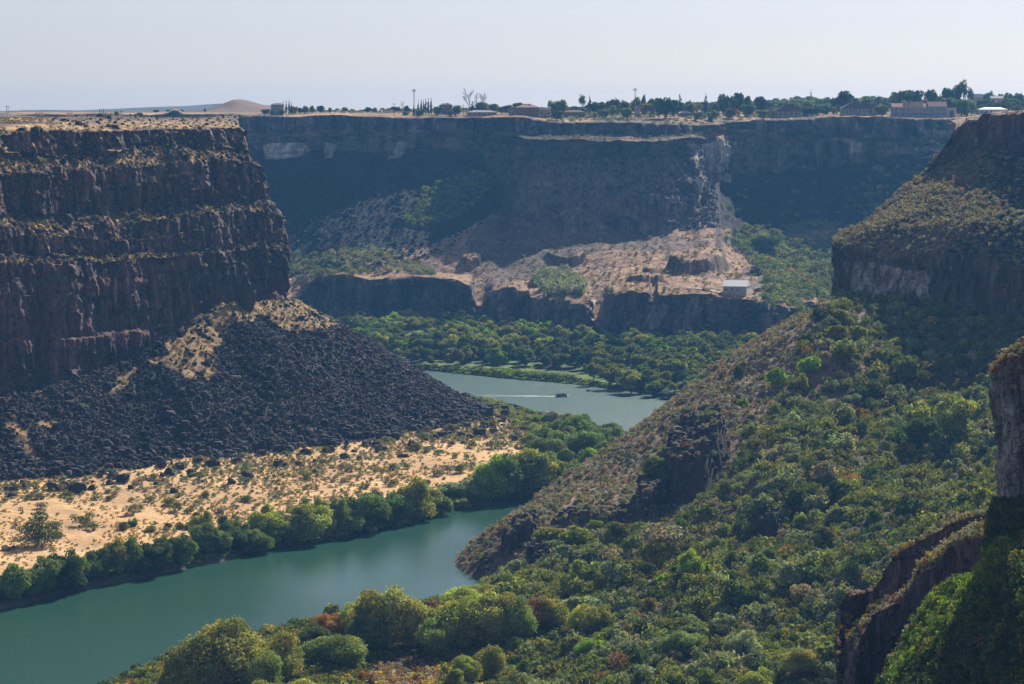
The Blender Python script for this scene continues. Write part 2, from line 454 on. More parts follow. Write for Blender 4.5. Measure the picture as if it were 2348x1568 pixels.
# ================================================================== C. the far side: bank, bench cliffs, slopes, alcove walls, rim, plateau
XS = np.concatenate([np.linspace(-400, 560, 90), np.linspace(562, 2400, 960), np.linspace(2403, 3000, 50)])
def far():
    x = XS; I = lambda p: interp(x, p)
    ys = I([(-400, 790), (600, 800), (850, 825), (950, 845), (1050, 855), (1150, 866), (1250, 874), (1350, 882), (1400, 892), (1480, 903), (1550, 914), (1700, 935), (1900, 960), (2400, 1000), (3000, 1040)])
    Y1 = H * K / (ys - 250)
    zf = I([(-400, 6), (1700, 6), (1900, 12), (2400, 20), (3000, 20)])
    y3 = I([(-400, 720), (600, 735), (700, 738), (1100, 752), (1200, 765), (1300, 775), (1400, 785), (1600, 795), (1750, 796), (1900, 740), (2400, 700), (3000, 690)])
    Y3 = (H - zf) * K / (y3 - 250)
    y4 = I([(-400, 660), (600, 672), (668, 690), (690, 676), (705, 655), (740, 628), (800, 632), (850, 640), (950, 632), (1040, 640), (1078, 655), (1092, 700), (1113, 702), (1130, 668), (1180, 660), (1205, 672), (1215, 706), (1245, 708), (1260, 690), (1300, 682), (1345, 690), (1358, 730), (1385, 735), (1405, 680), (1440, 668), (1488, 672), (1494, 694), (1502, 694), (1508, 673), (1560, 675), (1640, 675), (1700, 684), (1760, 690), (1800, 700), (1900, 690), (2400, 660), (3000, 650)])
    Y4 = Y3 + 9
    y5 = I([(-400, 600), (600, 602), (700, 605), (780, 592), (850, 588), (960, 610), (1000, 622), (1100, 632), (1200, 648), (1300, 655), (1450, 642), (1600, 640), (1700, 640), (1800, 640), (1900, 610), (2400, 560), (3000, 540)])
    Y5 = I([(-400, 1860), (600, 1850), (850, 1815), (1000, 1775), (1100, 1752), (1300, 1690), (1450, 1640), (1600, 1625), (1700, 1630), (1800, 1690), (1900, 1760), (2400, 1800), (3000, 1800)])
    y6 = I([(-400, 352), (600, 352), (850, 350), (1000, 345), (1105, 350), (1135, 430), (1155, 490), (1185, 515), (1300, 532), (1450, 535), (1540, 532), (1590, 515), (1612, 470), (1640, 400), (1700, 400), (1800, 410), (1900, 400), (2000, 380), (2150, 345), (2400, 340), (3000, 340)])
    Y6 = I([(-400, 1980), (1000, 1985), (1105, 1975), (1155, 1890), (1185, 1840), (1300, 1822), (1540, 1825), (1590, 1850), (1650, 1975), (1800, 2000), (1900, 2010), (2150, 1980), (3000, 1960)])
    y7 = I([(-400, 310), (600, 310), (1100, 310), (1180, 318), (1260, 319), (1350, 322), (1500, 323), (1620, 318), (1680, 305), (1800, 318), (2150, 330), (3000, 330)])
    Y7 = I([(-400, 1986), (1110, 1990), (1200, 1895), (1270, 1882), (1540, 1888), (1600, 1905), (1680, 2000), (1800, 2012), (2150, 1995), (3000, 1980)])
    y8 = I([(-400, 300), (1100, 300), (1180, 308), (1260, 310), (1500, 310), (1620, 304), (1680, 296), (1800, 308), (2150, 312), (3000, 312)])
    Y8 = I([(-400, 1988), (1100, 1992), (1180, 1925), (1250, 1920), (1540, 1926), (1620, 1944), (1680, 2003), (1800, 2014), (2150, 2010), (3000, 1990)])
    y9 = I([(-400, 262), (380, 262), (398, 252), (410, 253), (420, 260), (540, 262), (620, 264), (660, 268), (700, 266), (760, 263), (790, 264), (830, 268), (900, 269), (1000, 269), (1200, 268), (1250, 277), (1300, 281), (1400, 279), (1500, 284), (1600, 287), (1680, 280), (1760, 274), (1850, 272), (1900, 267), (2000, 267), (2060, 270), (2100, 272), (2200, 272), (3000, 270)])
    Y9 = I([(-400, 1992), (1100, 1996), (1180, 1935), (1300, 1925), (1540, 1932), (1620, 1950), (1700, 2006), (1800, 2018), (2150, 2016), (3000, 1995)])
    y10 = np.minimum(y9 - 2.0, I([(-400, 257.5), (1200, 258.5), (1300, 263), (1500, 264), (1650, 264), (1800, 262), (2000, 262), (3000, 262)])); Y10 = Y9 + 75
    def g(y, Yv): return np.stack([(x - 1174) * Yv / K, Yv, H - (y - 250) * Yv / K], -1)
    w1 = 16 * fbm(x * .012, 0 * x, 0, 4, 401); w2 = 12 * fbm(x * .011, 0 * x, 3.3, 4, 402); wy4 = 5 * fbm(x * .03, 0 * x, 0, 4, 403)
    Y3 = Y3 + w1 * .5; Y4 = Y4 + w1 * .5; y4 = y4 + wy4; Y6 = Y6 + w2; Y7 = Y7 + w2; Y8 = Y8 + w2 * .8; Y9 = Y9 + w2 * .8; y6 = y6 + 9 * fbm(x * .02, 0 * x, 0, 4, 404); y7 = y7 + 9 * fbm(x * .018, 0 * x, 0, 4, 408) * sstep(1150, 1250, x); y9 = y9 + 2.5 * fbm(x * .03, 0 * x, 0, 4, 409)
    r1 = g(ys, Y1); r0 = r1.copy(); r0[:, 1] -= 90; r0[:, 2] = -9
    r2 = r1.copy(); r2[:, 1] += 5; r2[:, 2] = 2.4
    r10 = g(y10, Y10); r11 = r10.copy(); r11[:, 0] *= 1.35; r11[:, 1] *= 1.35; r11[:, 2] = 146.2
    r12 = r10.copy(); r12[:, 0] *= 2.3; r12[:, 1] = 4850; r12[:, 2] = 146.5
    rows = [r0, r1, r2, g(y3, Y3), g(y4, Y4), g(y5, Y5), g(y6, Y6), g(y7, Y7), g(y8, Y8), g(y9, Y9), r10, r11, r12]
    seg = [4, 4, 24, 44, 22, 64, 60, 10, 16, 12, 12, 14]
    # a slope between two rows sags a little, as talus does
    G, rc = loft(rows, seg)
    sag = np.where((rc > 5) & (rc < 6), np.sin(np.clip(rc - 5, 0, 1) * math.pi), 0)[:, None]
    G[..., 2] -= sag * (4.0 + 24 * sstep(1600, 1700, x)[None, :])
    n = grid_normals(G); nh = n.copy(); nh[..., 2] *= .2
    px, py = PX(G)
    X, Y, Z = G[..., 0], G[..., 1], G[..., 2]
    def band(a, b, w=.12): return (sstep(a - w, a + w, rc) * (1 - sstep(b - w, b + w, rc)))[:, None] * np.ones(len(x))
    cl = np.maximum(band(3, 4), np.maximum(band(6, 7), band(8, 9)))
    R = rough_rock(G, nh, cl * 1.15, 23, big=2.4, scale=1.5)
    sl = np.maximum(band(4, 6), band(7, 8)) 
    R[..., 2] += sl * (3.2 * fbm(X * .02, Y * .02, 0, 4, 30) + .9 * fbm(X * .2, Y * .2, 0, 3, 31))
    # gullies and ribs running down the talus
    rib = ridged(px * .012 + py * .010, 0 * px, 0, 3, 33)
    R[..., 1] -= band(5, 6) * rib * 5 * sstep(1500, 1800, px)
    # stepped promontory face
    pm = band(6, 7) * sstep(1110, 1180, px) * sstep(1640, 1580, px)
    for zc in (84, 98, 112):
        R[..., 1] += pm * 8 * sstep(zc - 2, zc + 2, Z + 4 * fbm(X * .02, 0 * X, 0, 2, 35)) 
    # dark knolls on the bench
    for (kx, ky, kw, kh, am) in ((1600, 612, 85, 22, 9), (1760, 628, 45, 14, 6), (1490, 622, 22, 10, 5), (1300, 590, 60, 14, 4), (1225, 700, 40, 22, 7), (1240, 735, 38, 18, 6), (1700, 770, 60, 18, 6), (1480, 645, 50, 8, 4), (770, 605, 40, 16, 5), (850, 612, 50, 8, 4), (1080, 600, 30, 12, 4)):
        d = np.exp(-(((px - kx) / kw) ** 2 + ((py - ky) / kh) ** 2) * 1.3)
        b = sstep(.35, .55, d + .12 * fbm(X * .1, Y * .1, 0, 3, 37)) * am
        R[..., 2] += b * (band(3, 6)); 
    plat = band(9, 20)
    R[..., 2] += plat * .5 * fbm(X * .02, Y * .01, 0, 3, 39) * (rc < 11)[:, None]
    nn = grid_normals(R)
    # ---- colours
    col = rock_colour(G, 61) * 1.5
    col = mixm(col, C(.09, .085, .05), sstep(.0, .5, fbm(X * .03, Y * .03, Z * .05, 4, 405)) * .7)
    col = mixm(col, C(.12, .085, .075), sstep(.1, .5, fbm(X * .06, Y * .06, Z * .12, 4, 406)) * .8)
    col = mixm(col, PALE * .7, sstep(.3, .6, fbm(px * .05, Z * .02, 0, 4, 407)) * .7)
    col = col * (1 + 1.3 * np.clip(fbm(px * .06, Z * .035, 0, 4, 410) * 1.6, -.6, 1) * (cl > .3))[..., None]
    slope = np.maximum(band(4, 6), band(7, 8))
    col = mixm(col, np.broadcast_to(ORANGE, G.shape), slope)
    wx = px + 14 * fbm(X * .03, Y * .03, Z * .03, 3, 47); wy = py + 9 * fbm(X * .03, Y * .03, Z * .03, 3, 48)
    def reg(p): return inpoly(wx, wy, p).astype(float)
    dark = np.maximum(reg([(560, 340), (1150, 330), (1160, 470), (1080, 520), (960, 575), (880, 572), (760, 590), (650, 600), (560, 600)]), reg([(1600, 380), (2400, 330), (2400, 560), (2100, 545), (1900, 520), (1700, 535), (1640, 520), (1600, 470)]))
    col = mixm(col, TALUS * np.where(px > 1500, .5, .4)[..., None], dark * band(5, 6.2))  # dark basalt talus, deepened further to paint in the alcoves' shade
    br = np.maximum.reduce([reg([(560, 560), (700, 590), (840, 560), (960, 600), (1000, 640), (700, 620), (560, 640)]), reg([(925, 520), (960, 440), (1050, 400), (1140, 400), (1120, 450), (1030, 500), (960, 530)]),
                            reg([(1660, 540), (1850, 500), (1960, 520), (1960, 740), (1720, 770), (1740, 610)])])
    col = mixm(col, GREEN * 1.1, br * (sstep(-.4, .1, fbm(X * .05, Y * .05, 0, 3, 49))) * slope)
    dk2 = sstep(.08, .35, fbm(px * .02, py * .06, 0, 3, 50)) * slope * (1 - dark)
    col = mixm(col, BASALT_L, dk2 * .7)
    prom_shade = reg([(1110, 500), (1560, 500), (1500, 560), (1330, 590), (1200, 640), (1120, 630), (1060, 560)])  # promontory's cast shadow, painted as a dark patch on the slope
    col = mixm(col, C(.13, .10, .075), prom_shade * slope * .85)
    fl = sstep(.5, .85, nn[..., 2])
    col = mixm(col, C(.15, .12, .085), band(6.05, 6.95) * sstep(.3, .6, nn[..., 2]) * .9)
    col = mixm(col, SAGE * .45, band(6.7, 8.1) * fl)
    col = mixm(col, TAN_D * .9, (band(3.85, 4.4) * sstep(-.3, .1, fbm(X * .05, Y * .05, 0, 3, 51)) + band(6.9, 8.1) * sstep(.15, .3, fbm(X * .03, Y * .03, 0, 3, 51))) * fl)
    steep = sstep(.72, .5, nn[..., 2]) * slope
    col = mixm(col, BASALT * 1.2, steep * .8)
    pale = np.maximum.reduce([reg([(605, 330), (700, 325), (712, 345), (690, 372), (640, 375), (605, 365)]), reg([(745, 325), (772, 330), (765, 372), (750, 368)]) * .6, reg([(880, 325), (925, 325), (915, 372), (890, 372)]) * .6, reg([(1570, 330), (1700, 325), (1660, 400), (1600, 400)]) * .8, reg([(1590, 405), (1680, 400), (1672, 450), (1600, 440)]) * .7,
                              reg([(1960, 315), (1985, 310), (1985, 345), (1960, 345)]) * .6, reg([(2110, 300), (2210, 300), (2200, 350), (2140, 350)]) * .5, reg([(1430, 740), (1500, 690), (1530, 700), (1490, 780), (1470, 790)]) * .45])
    col = mixm(col, PALE * 1.9, pale * sstep(-.5, .3, fbm(X * .15, Y * .15, Z * .04, 3, 52)) * (cl > .3))
    bank = band(0, 3.1)
    col = mixm(col, GREEN * .9, bank)
    col = mixm(col, LIME, bank * sstep(-.35, .05, fbm(X * .03, Y * .03, 0, 3, 53)) * (rc < 2.28)[:, None] * (px > 980) * (px < 1420))
    col = mixm(col, C(.12, .11, .09), band(.9, 1.7, .03))
    pl = plat
    pc = mixm(np.broadcast_to(TAN_D, G.shape).copy(), SAGE, sstep(-.2, .3, fbm(X * .02, Y * .01, 0, 3, 54)))
    pc = mixm(pc, STRAW * .9, sstep(.1, .3, fbm(X * .015, Y * .015, 0, 3, 55)))
    col = mixm(col, pc, pl)
    track = np.exp(-((wy - np.interp(wx, [1400, 1560, 1650, 1700, 1760], [322, 313, 300, 288, 266])) / 3.0) ** 2) * (wx > 1400) * (wx < 1760)
    col = mixm(col, SAGE * 1.6, track * .7 * (rc > 6.8)[:, None])
    return R, col, rc
G, c, FRC = far()
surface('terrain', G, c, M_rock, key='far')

def ridge(name, pts, Y, depth, col, step=6):
    """a far hill: crest traced at distance Y, falling away in front and behind"""
    xs = np.arange(pts[0][0], pts[-1][0] + 1, step); ys = interp(xs, pts)
    crest = np.stack([(xs - 1174) * Y / K, np.full(len(xs), Y), H - (ys - 250) * Y / K], -1)
    crest[:, 2] += 1.2 * fbm(crest[:, 0] * .01, 0 * xs, 0, 3, 3)
    rows = []
    for t, k in ((-1, 0), (-.6, .32), (-.25, .8), (0, 1), (.3, .8), (1, 0)):
        r = crest.copy(); r[:, 1] += t * depth; r[:, 0] += t * depth * .1; r[:, 2] = 145.5 + (crest[:, 2] - 145.5) * k; rows.append(r)
    G, rc = loft(rows, [5] * 5)
    G[..., 2] += .9 * fbm(G[..., 0] * .02, G[..., 1] * .02, 0, 4, 8) * sstep(.1, .8, rc)[:, None]
    c = mixm(np.broadcast_to(col, G.shape).copy(), col * .6, sstep(0, .4, fbm(G[..., 0] * .02, G[..., 1] * .02, 0, 4, 9)))
    return surface(name, G, c, M_land, key=name)
ridge('mound_hill', [(425, 257), (470, 252), (495, 246), (515, 238), (533, 229), (550, 228), (565, 230), (600, 239), (622, 244), (680, 252), (720, 257)], 2550, 120, C(.155, .105, .075), 3)
ridge('hill', [(-300, 262), (20, 262), (60, 256), (100, 252), (200, 252), (300, 248), (400, 243.5), (470, 243), (540, 247), (640, 256), (900, 262)], 3700, 500, C(.05, .07, .09), 8)  # blue in the colour paints in the haze of distance
ridge('hill', [(300, 258), (400, 246), (470, 239), (520, 236), (600, 240), (700, 250), (800, 258)], 4400, 350, C(.04, .06, .085), 8)  # haze painted into the colour here too
ridge('rock_hill', [(-80, 256), (-30, 255), (0, 257), (20, 262), (60, 268), (90, 271)], 1500, 40, C(.10, .085, .08), 2)

# ================================================================== D. right side: hillside, lower cliff, bush slope, upper cliff
HC = [(1914, 672, 1098), (2007, 680, 1078), (2173, 718, 1042), (2341, 718, 1006), (2500, 735, 968), (1850, 722, 1085), (1780, 750, 1072), (1720, 790, 1060), (1650, 845, 1042), (1600, 880, 1032), (1550, 920, 1020), (1500, 965, 1008), (1440, 1012, 1000), (1400, 1046, 985), (1340, 1077, 960), (1270, 1110, 935), (1235, 1133, 915), (1190, 1165, 880),
      (1150, 1200, 850), (1132, 1250, 838), (1105, 1292, 828), (1098, 1322, 821), (1085, 1350, 806),
      (1500, 1300, 755), (1700, 1000, 900), (1900, 800, 975), (1800, 850, 985), (1900, 900, 972), (2000, 850, 988), (2180, 800, 1016), (2300, 800, 984), (2170, 1000, 912), (2200, 1150, 812), (2100, 1100, 852), (1900, 1100, 820), (1600, 1000, 930), (1550, 1100, 900), (1450, 1150, 865), (1350, 1200, 845), (1300, 1250, 820), (1250, 1190, 850), (1600, 1300, 770), (1750, 1200, 800), (1900, 1300, 700), (2050, 1250, 742),
      (1900, 1500, 640), (1700, 1400, 690), (1500, 1500, 655), (1300, 1450, 700), (1200, 1568, 650), (1100, 1400, 740), (1200, 1350, 765), (1400, 1350, 735), (900, 1480, 700), (700, 1500, 683), (700, 1610, 620), (450, 1605, 632), (2347, 1100, 822), (2347, 900, 932), (2347, 1000, 882), (2200, 900, 962), (1700, 1560, 610), (1450, 1600, 610), (2000, 1450, 620), (1000, 1620, 605), (550, 1540, 668), (820, 1430, 728), (960, 1390, 752)]
HW = [(68, 1062, 2), (102, 1110, 22), (47, 1045, -6), (145, 1150, 45), (8, 958, -7), (-4, 905, -6), (-22, 870, -8), (-28, 840, -7), (-14, 800, -2.5), (-40, 770, -3), (-75, 745, -4), (-110, 700, -4), (-100, 640, 2), (30, 1000, -6), (60, 1100, -8), (130, 1230, 20), (185, 1150, 78),
      (232, 950, 84), (232, 850, 88), (205, 750, 82), (180, 650, 76), (150, 560, 66), (130, 480, 60), (190, 560, 100), (60, 520, 8), (20, 540, 5), (95, 520, 30), (215, 1010, 74), (-60, 560, 3), (30, 580, 5), (60, 590, 8), (80, 560, 14)]
cp = np.array([P(*q) for q in HC] + [np.array(q, float) for q in HW])
def tps(pts, lam=14.0):
    n = len(pts); d = np.linalg.norm(pts[:, None, :2] - pts[None, :, :2], axis=-1) / 100
    Kk = np.where(d > 0, d * d * np.log(d + 1e-9), 0) + np.eye(n) * lam * 1e-3
    A = np.zeros((n + 3, n + 3)); A[:n, :n] = Kk; A[:n, n] = 1; A[:n, n + 1:] = pts[:, :2] / 100; A[n:, :n] = A[:n, n:].T
    b = np.zeros(n + 3); b[:n] = pts[:, 2]
    return np.linalg.solve(A, b)
W = tps(cp)
def tps_eval(X, Y):
    s = W[-3] + W[-2] * X / 100 + W[-1] * Y / 100
    for i, p in enumerate(cp):
        d = np.hypot(X - p[0], Y - p[1]) / 100
        s = s + W[i] * d * d * np.log(d + 1e-9)
    return s
nx, ny = 420, 520
gx = np.linspace(-130, 300, nx); gy = np.linspace(500, 1260, ny)
X, Y = np.meshgrid(gx, gy)
Z = tps_eval(X, Y)
G0 = np.stack([X, Y, Z], -1); px, py = PX(G0)
steepen = sstep(8, 25, Z)
Z = Z + steepen * 3.6 * (ridged((X * .6 - Y * .8) * .030, (X * .8 + Y * .6) * .006, 0, 3, 109) - .35) * sstep(1480, 1800, px + .35 * (py - 900))
Z = Z + steepen * (2.2 * fbm(X * .04, Y * .04, 0, 3, 110) + 1.1 * fbm(X * .15, Y * .15, 0, 3, 111)) + .35 * fbm(X * .2, Y * .2, 0, 3, 112)
# rock outcrops breaking through the slope: where, size, height
def bump(px0, py0, w, h, am, rot=0.0, seed=0, lo=.3, hi=.5):
    ca, sa = math.cos(rot), math.sin(rot)
    dx = px - px0; dy = py - py0
    u = (dx * ca + dy * sa) / w; v = (-dx * sa + dy * ca) / h
    d = np.exp(-(u * u + v * v)) + .16 * fbm(X * .12, Y * .12, 0, 3, 120 + seed)
    return sstep(lo, hi, d) * am
oc = np.zeros(X.shape)
for a in ((1595, 1085, 95, 46, 15, -.9, 1), (1500, 1150, 55, 22, 7, -.75, 2), (1188, 1236, 50, 20, 5, -.7, 3), (1400, 1190, 120, 11, 3, -.05, 4), (1350, 1300, 42, 13, 4, -.3, 5), (1250, 1275, 36, 9, 3, -.2, 6), (1760, 1205, 26, 30, 6, -.9, 7), (1110, 1300, 22, 10, 3, -.9, 8), (1450, 1277, 14, 16, 3, -.3, 9)):
    oc = np.maximum(oc, bump(*a))
Z = Z + oc * (1 + .28 * fbm(X * .22, Y * .22, 0, 3, 130) + .12 * fbm(X * .7, Y * .7, 0, 2, 132))
G = np.stack([X, Y, Z], -1)
nn = grid_normals(G); nn *= np.sign(nn[..., 2:3])
col = np.broadcast_to(SOIL * .9, G.shape).copy()
col = mixm(col, C(.22, .155, .115), sstep(-.1, .4, fbm(X * .06, Y * .06, 0, 3, 131)) * .7)
col = mixm(col, C(.045, .042, .026), sstep(0, 90, (px - 1900) + (py - 900) * .9) * .8)  # green-side soil, darkened to paint deeper shade between the shrubs
col = mixm(col, C(.36, .22, .13), inpoly(px, py, [(1840, 860), (1905, 815), (1920, 822), (1850, 880)]) * .9)
col = mixm(col, C(.40, .25, .15), inpoly(px, py, [(1108, 1340), (1150, 1290), (1178, 1300), (1120, 1345)]) * .9)
rk = np.maximum(sstep(.78, .6, nn[..., 2]), sstep(.4, 1.5, oc) * .75)
rcol = rock_colour(G, 62) * .8
col = col * (1 - rk[..., None]) + rcol * rk[..., None]
col = mixm(col, C(.27, .17, .12), inpoly(px, py, [(845, 1530), (920, 1510), (1010, 1530), (1010, 1580), (820, 1580)]) * .8)
col = mixm(col, C(.27, .17, .12), inpoly(px, py, [(1140, 1535), (1260, 1500), (1330, 1490), (1300, 1525), (1180, 1560)]) * .7)
col = mixm(col, C(.06, .065, .035), sstep(9, 3, Z) * sstep(1330, 1360, py) * (1 - inpoly(px, py, [(845, 1530), (920, 1510), (1010, 1530), (1010, 1580), (820, 1580)])))
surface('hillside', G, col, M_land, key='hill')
HILL = (gx, gy, Z)

def right_cliffs():
    nc = 520; x = np.concatenate([np.linspace(0, 1, 400), 1 + np.linspace(.004, .9, 120)])
    # normalised: 0 at the left corner, 1 at the picture's right edge
    def row(pts, Yp, sink=0):
        pts = np.array(pts, float); xl = pts[0, 0]; xx = xl + (2348 - xl) * x
        y = np.interp(xx, pts[:, 0], pts[:, 1]); Yv = interp(xx, Yp)
        return np.stack([(xx - 1174) * Yv / K, Yv, H - (y - 250) * Yv / K - sink], -1)
    lo = [(1914, 1100), (2007, 1080), (2173, 1044), (2341, 1010), (2500, 972), (3300, 760)]
    up = [(2150, 1182), (2200, 1178), (2260, 1160), (2348, 1130), (2500, 1085), (3300, 850)]
    sh = lambda p, d: [(a, b + d) for a, b in p]
    rows = [
        row([(1912, 690), (2007, 680), (2072, 700), (2173, 720), (2252, 705), (2341, 720), (3300, 850)], lo, 30),
        row([(1912, 668), (1964, 678), (2007, 673), (2072, 688), (2173, 713), (2252, 697), (2341, 713), (3300, 840)], lo),
        row([(1908, 560), (1928, 572), (1982, 574), (2036, 592), (2108, 588), (2180, 584), (2252, 598), (2323, 608), (3300, 700)], sh(lo, 6)),
        row([(1912, 540), (1930, 531), (1960, 527), (2003, 520), (2060, 520), (2120, 520), (2200, 510), (2348, 530), (3300, 600)], sh(lo, 26)),
        row([(1990, 499), (2035, 486), (2054, 474), (2075, 462), (2120, 440), (2200, 430), (2348, 440), (3300, 470)], [(1990, 1128), (2075, 1148), (2120, 1140), (2200, 1122), (2348, 1078), (2500, 1035), (3300, 805)]),
        row([(2085, 440), (2090, 425), (2105, 408), (2150, 385), (2186, 374), (2225, 349), (2278, 341), (2344, 336), (3300, 350)], [(2085, 1175), (2150, 1176), (2200, 1172), (2260, 1156), (2348, 1125), (2500, 1080), (3300, 845)]),
        row([(2158, 360), (2172, 322), (2193, 314), (2240, 300), (2278, 296), (2344, 292), (3300, 300)], up),
        row([(2190, 296), (2206, 284), (2220, 279), (2240, 277), (2252, 268), (2265, 261), (2300, 262), (2348, 261), (3300, 262)], sh(up, 4)),
        row([(2192, 284), (2215, 275), (2240, 272), (2262, 263), (2300, 256), (2348, 256), (3300, 256)], sh(up, 22)),
        row([(2180, 276), (2215, 270), (2250, 262), (2300, 254), (2348, 254), (3300, 254)], sh(up, 150)),
    ]
    G, rc = loft(rows, [6, 52, 10, 20, 24, 36, 14, 8, 10])
    last = G[:, 0]; back = []
    for i in range(40, 0, -1):
        t = i / 40
        back.append(last + np.array([(4 + 200 * t) * .30 + 30 * t, 4 + 200 * t, 0]) - np.array([0, 0, 1.0]) * ((np.clip(G[:, 0, 2] - 60, 0, 90) / 90 * 110 * t ** .8 + 8 * t))[:, None])
    G = np.concatenate([np.stack(back, 1), G], 1)
    n = grid_normals(G); nh = n.copy(); nh[..., 2] *= .15
    def band(a, b, w=.1): return (sstep(a - w, a + w, rc) * (1 - sstep(b - w, b + w, rc)))[:, None] * np.ones(G.shape[1])
    cl = np.maximum(band(0, 2), band(5, 7.1))
    R = rough_rock(G, nh, .9 * cl, 37, big=.8, scale=.85)
    X, Y, Z = G[..., 0], G[..., 1], G[..., 2]
    sl = band(2, 5)
    R[..., 2] += sl * (2.0 * fbm(X * .06, Y * .06, 0, 3, 140) + .8 * fbm(X * .3, Y * .3, 0, 3, 141))
    R[..., 2] += band(6.6, 8.2) * 1.3 * fbm(X * .15, Y * .15, 0, 3, 142)
    px, py = PX(G)
    col = rock_colour(G, 63) * np.array([1.5, 1.2, 1.15])
    pale = inpoly(px + 6 * vnoise(X * .4, Y * .4, 0, 4), py, [(1930, 600), (2010, 602), (2080, 620), (2120, 620), (2135, 690), (2100, 700), (2040, 690), (1960, 672)])
    col = mixm(col, PALE * 1.15, pale * sstep(-.45, .2, fbm(X * .4, Y * .4, Z * .06, 3, 143)) * band(.9, 2.1))
    col = mixm(col, C(.20, .14, .10), sl * .9)
    col = mixm(col, TALUS * 1.2, sl * np.maximum(sstep(.05, .3, fbm(px * .012, py * .02, 0, 3, 144)), sstep(2230, 2290, px + .3 * (py - 400)) * .9))  # dark patches at random; right part painted dark to stand for shade
    col = mixm(col, C(.26, .19, .16), band(7.2, 12))
    return R, col
G, c = right_cliffs()
surface('cliff_right', G, c, M_rock, key='rcliff')

# ================================================================== E. near: broken bluff and the slope above it
def near_bluff():
    nc = 300; t = np.concatenate([np.linspace(0, 1, 230), 1 + np.linspace(.01, .6, 70)])
    def row(pts):
        pts = np.array(pts, float); s = np.concatenate([[0], np.cumsum(np.hypot(np.diff(pts[:, 0]), np.diff(pts[:, 1])))]); 
        k = s[-2] if len(s) > 2 else s[-1]
        tt = np.clip(t, 0, 1) * k + np.clip(t - 1, 0, 1) / .6 * (s[-1] - k)
        x = np.interp(tt, s, pts[:, 0]); y = np.interp(tt, s, pts[:, 1]); Yv = np.interp(tt, s, pts[:, 2])
        return np.stack([(x - 1174) * Yv / K, Yv, H - (y - 250) * Yv / K], -1)
    edge = row([(1925, 1640, 455), (1924, 1568, 462), (1917, 1470, 470), (1921, 1391, 478), (1943, 1360, 480), (2008, 1341, 482), (2030, 1298, 480), (2052, 1267, 478), (2111, 1239, 474), (2198, 1195, 466), (2267, 1168, 456), (2348, 1150, 440), (2900, 1050, 330)])
    b2 = edge + np.array([14, 10, 0]); b2[:, 2] -= 5
    b3 = edge + np.array([2, 34, -42.0])
    e2 = row([(1955, 1640, 438), (1955, 1590, 440), (1962, 1520, 446), (1975, 1450, 450), (2000, 1410, 455), (2060, 1380, 457), (2090, 1345, 455), (2105, 1320, 452), (2150, 1285, 446), (2190, 1258, 440), (2240, 1240, 428), (2348, 1230, 400), (2900, 1150, 300)])
    e3 = row([(1990, 1680, 410), (2010, 1600, 415), (2049, 1507, 420), (2080, 1450, 424), (2120, 1391, 428), (2150, 1360, 428), (2173, 1341, 426), (2200, 1322, 420), (2236, 1307, 410), (2267, 1262, 400), (2300, 1250, 390), (2348, 1240, 375), (2900, 1180, 280)])
    e4 = row([(2050, 1760, 375), (2100, 1640, 380), (2150, 1560, 385), (2180, 1500, 388), (2200, 1460, 388), (2230, 1430, 385), (2260, 1410, 380), (2290, 1390, 372), (2310, 1370, 365), (2330, 1350, 355), (2348, 1340, 350), (2400, 1320, 340), (2900, 1240, 260)])
    e5 = row([(2250, 2000, 310), (2280, 1900, 310), (2300, 1800, 312), (2320, 1720, 315), (2340, 1660, 315), (2360, 1620, 312), (2380, 1590, 308), (2400, 1570, 304), (2420, 1550, 300), (2440, 1530, 296), (2460, 1510, 290), (2500, 1480, 280), (2950, 1300, 220)])
    v3 = e3 + np.array([3, 9, -7.0]); v2 = e2.copy(); v2[:, 1] -= 2; v2[:, 2] -= 16; top2 = e2 + np.array([1.5, 6, .5]); foot = edge + np.array([0, -1.5, 0]); foot[:, 2] = np.minimum(top2[:, 2] - 3, edge[:, 2] - 9)
    e6 = e5 + np.array([45, -95, -45.0])
    rows = [e6, e5, e4, e3, v3, v2, e2, top2, foot, edge, b2, b3]
    G, rc = loft(rows, [24, 50, 46, 12, 14, 34, 8, 10, 30, 6, 14])
    n = grid_normals(G)
    X, Y, Z = G[..., 0], G[..., 1], G[..., 2]
    rc = np.maximum(rc - 1, 0)
    amp = interp(rc, [(0, .5), (1.6, .5), (2.1, 1), (4, 1.2), (8, 1.2), (8.5, .5), (10, .8)])[:, None]
    nh = n.copy(); nh[..., 2] *= .35
    R = rough_rock(G, nh, amp * .55, 51, big=1.0, scale=.42)
    R[..., 2] += (1.6 * fbm(X * .09, Y * .09, 0, 3, 150) + .5 * fbm(X * .4, Y * .4, 0, 3, 151)) * sstep(8.4, 7.6, rc)[:, None]
    nn = grid_normals(R)
    col = rock_colour(G, 64) * np.array([1.9, 1.4, 1.35])
    col = mixm(col, C(.075, .07, .04), sstep(2.25, 1.9, rc)[:, None] * np.ones(G.shape[1]))
    col = mixm(col, C(.24, .16, .10), sstep(.55, .8, nn[..., 2]) * sstep(1.8, 2.2, rc)[:, None] * .7)
    return R, col
G, c = near_bluff()
surface('bluff_near', G, c, M_near, key='bluff')

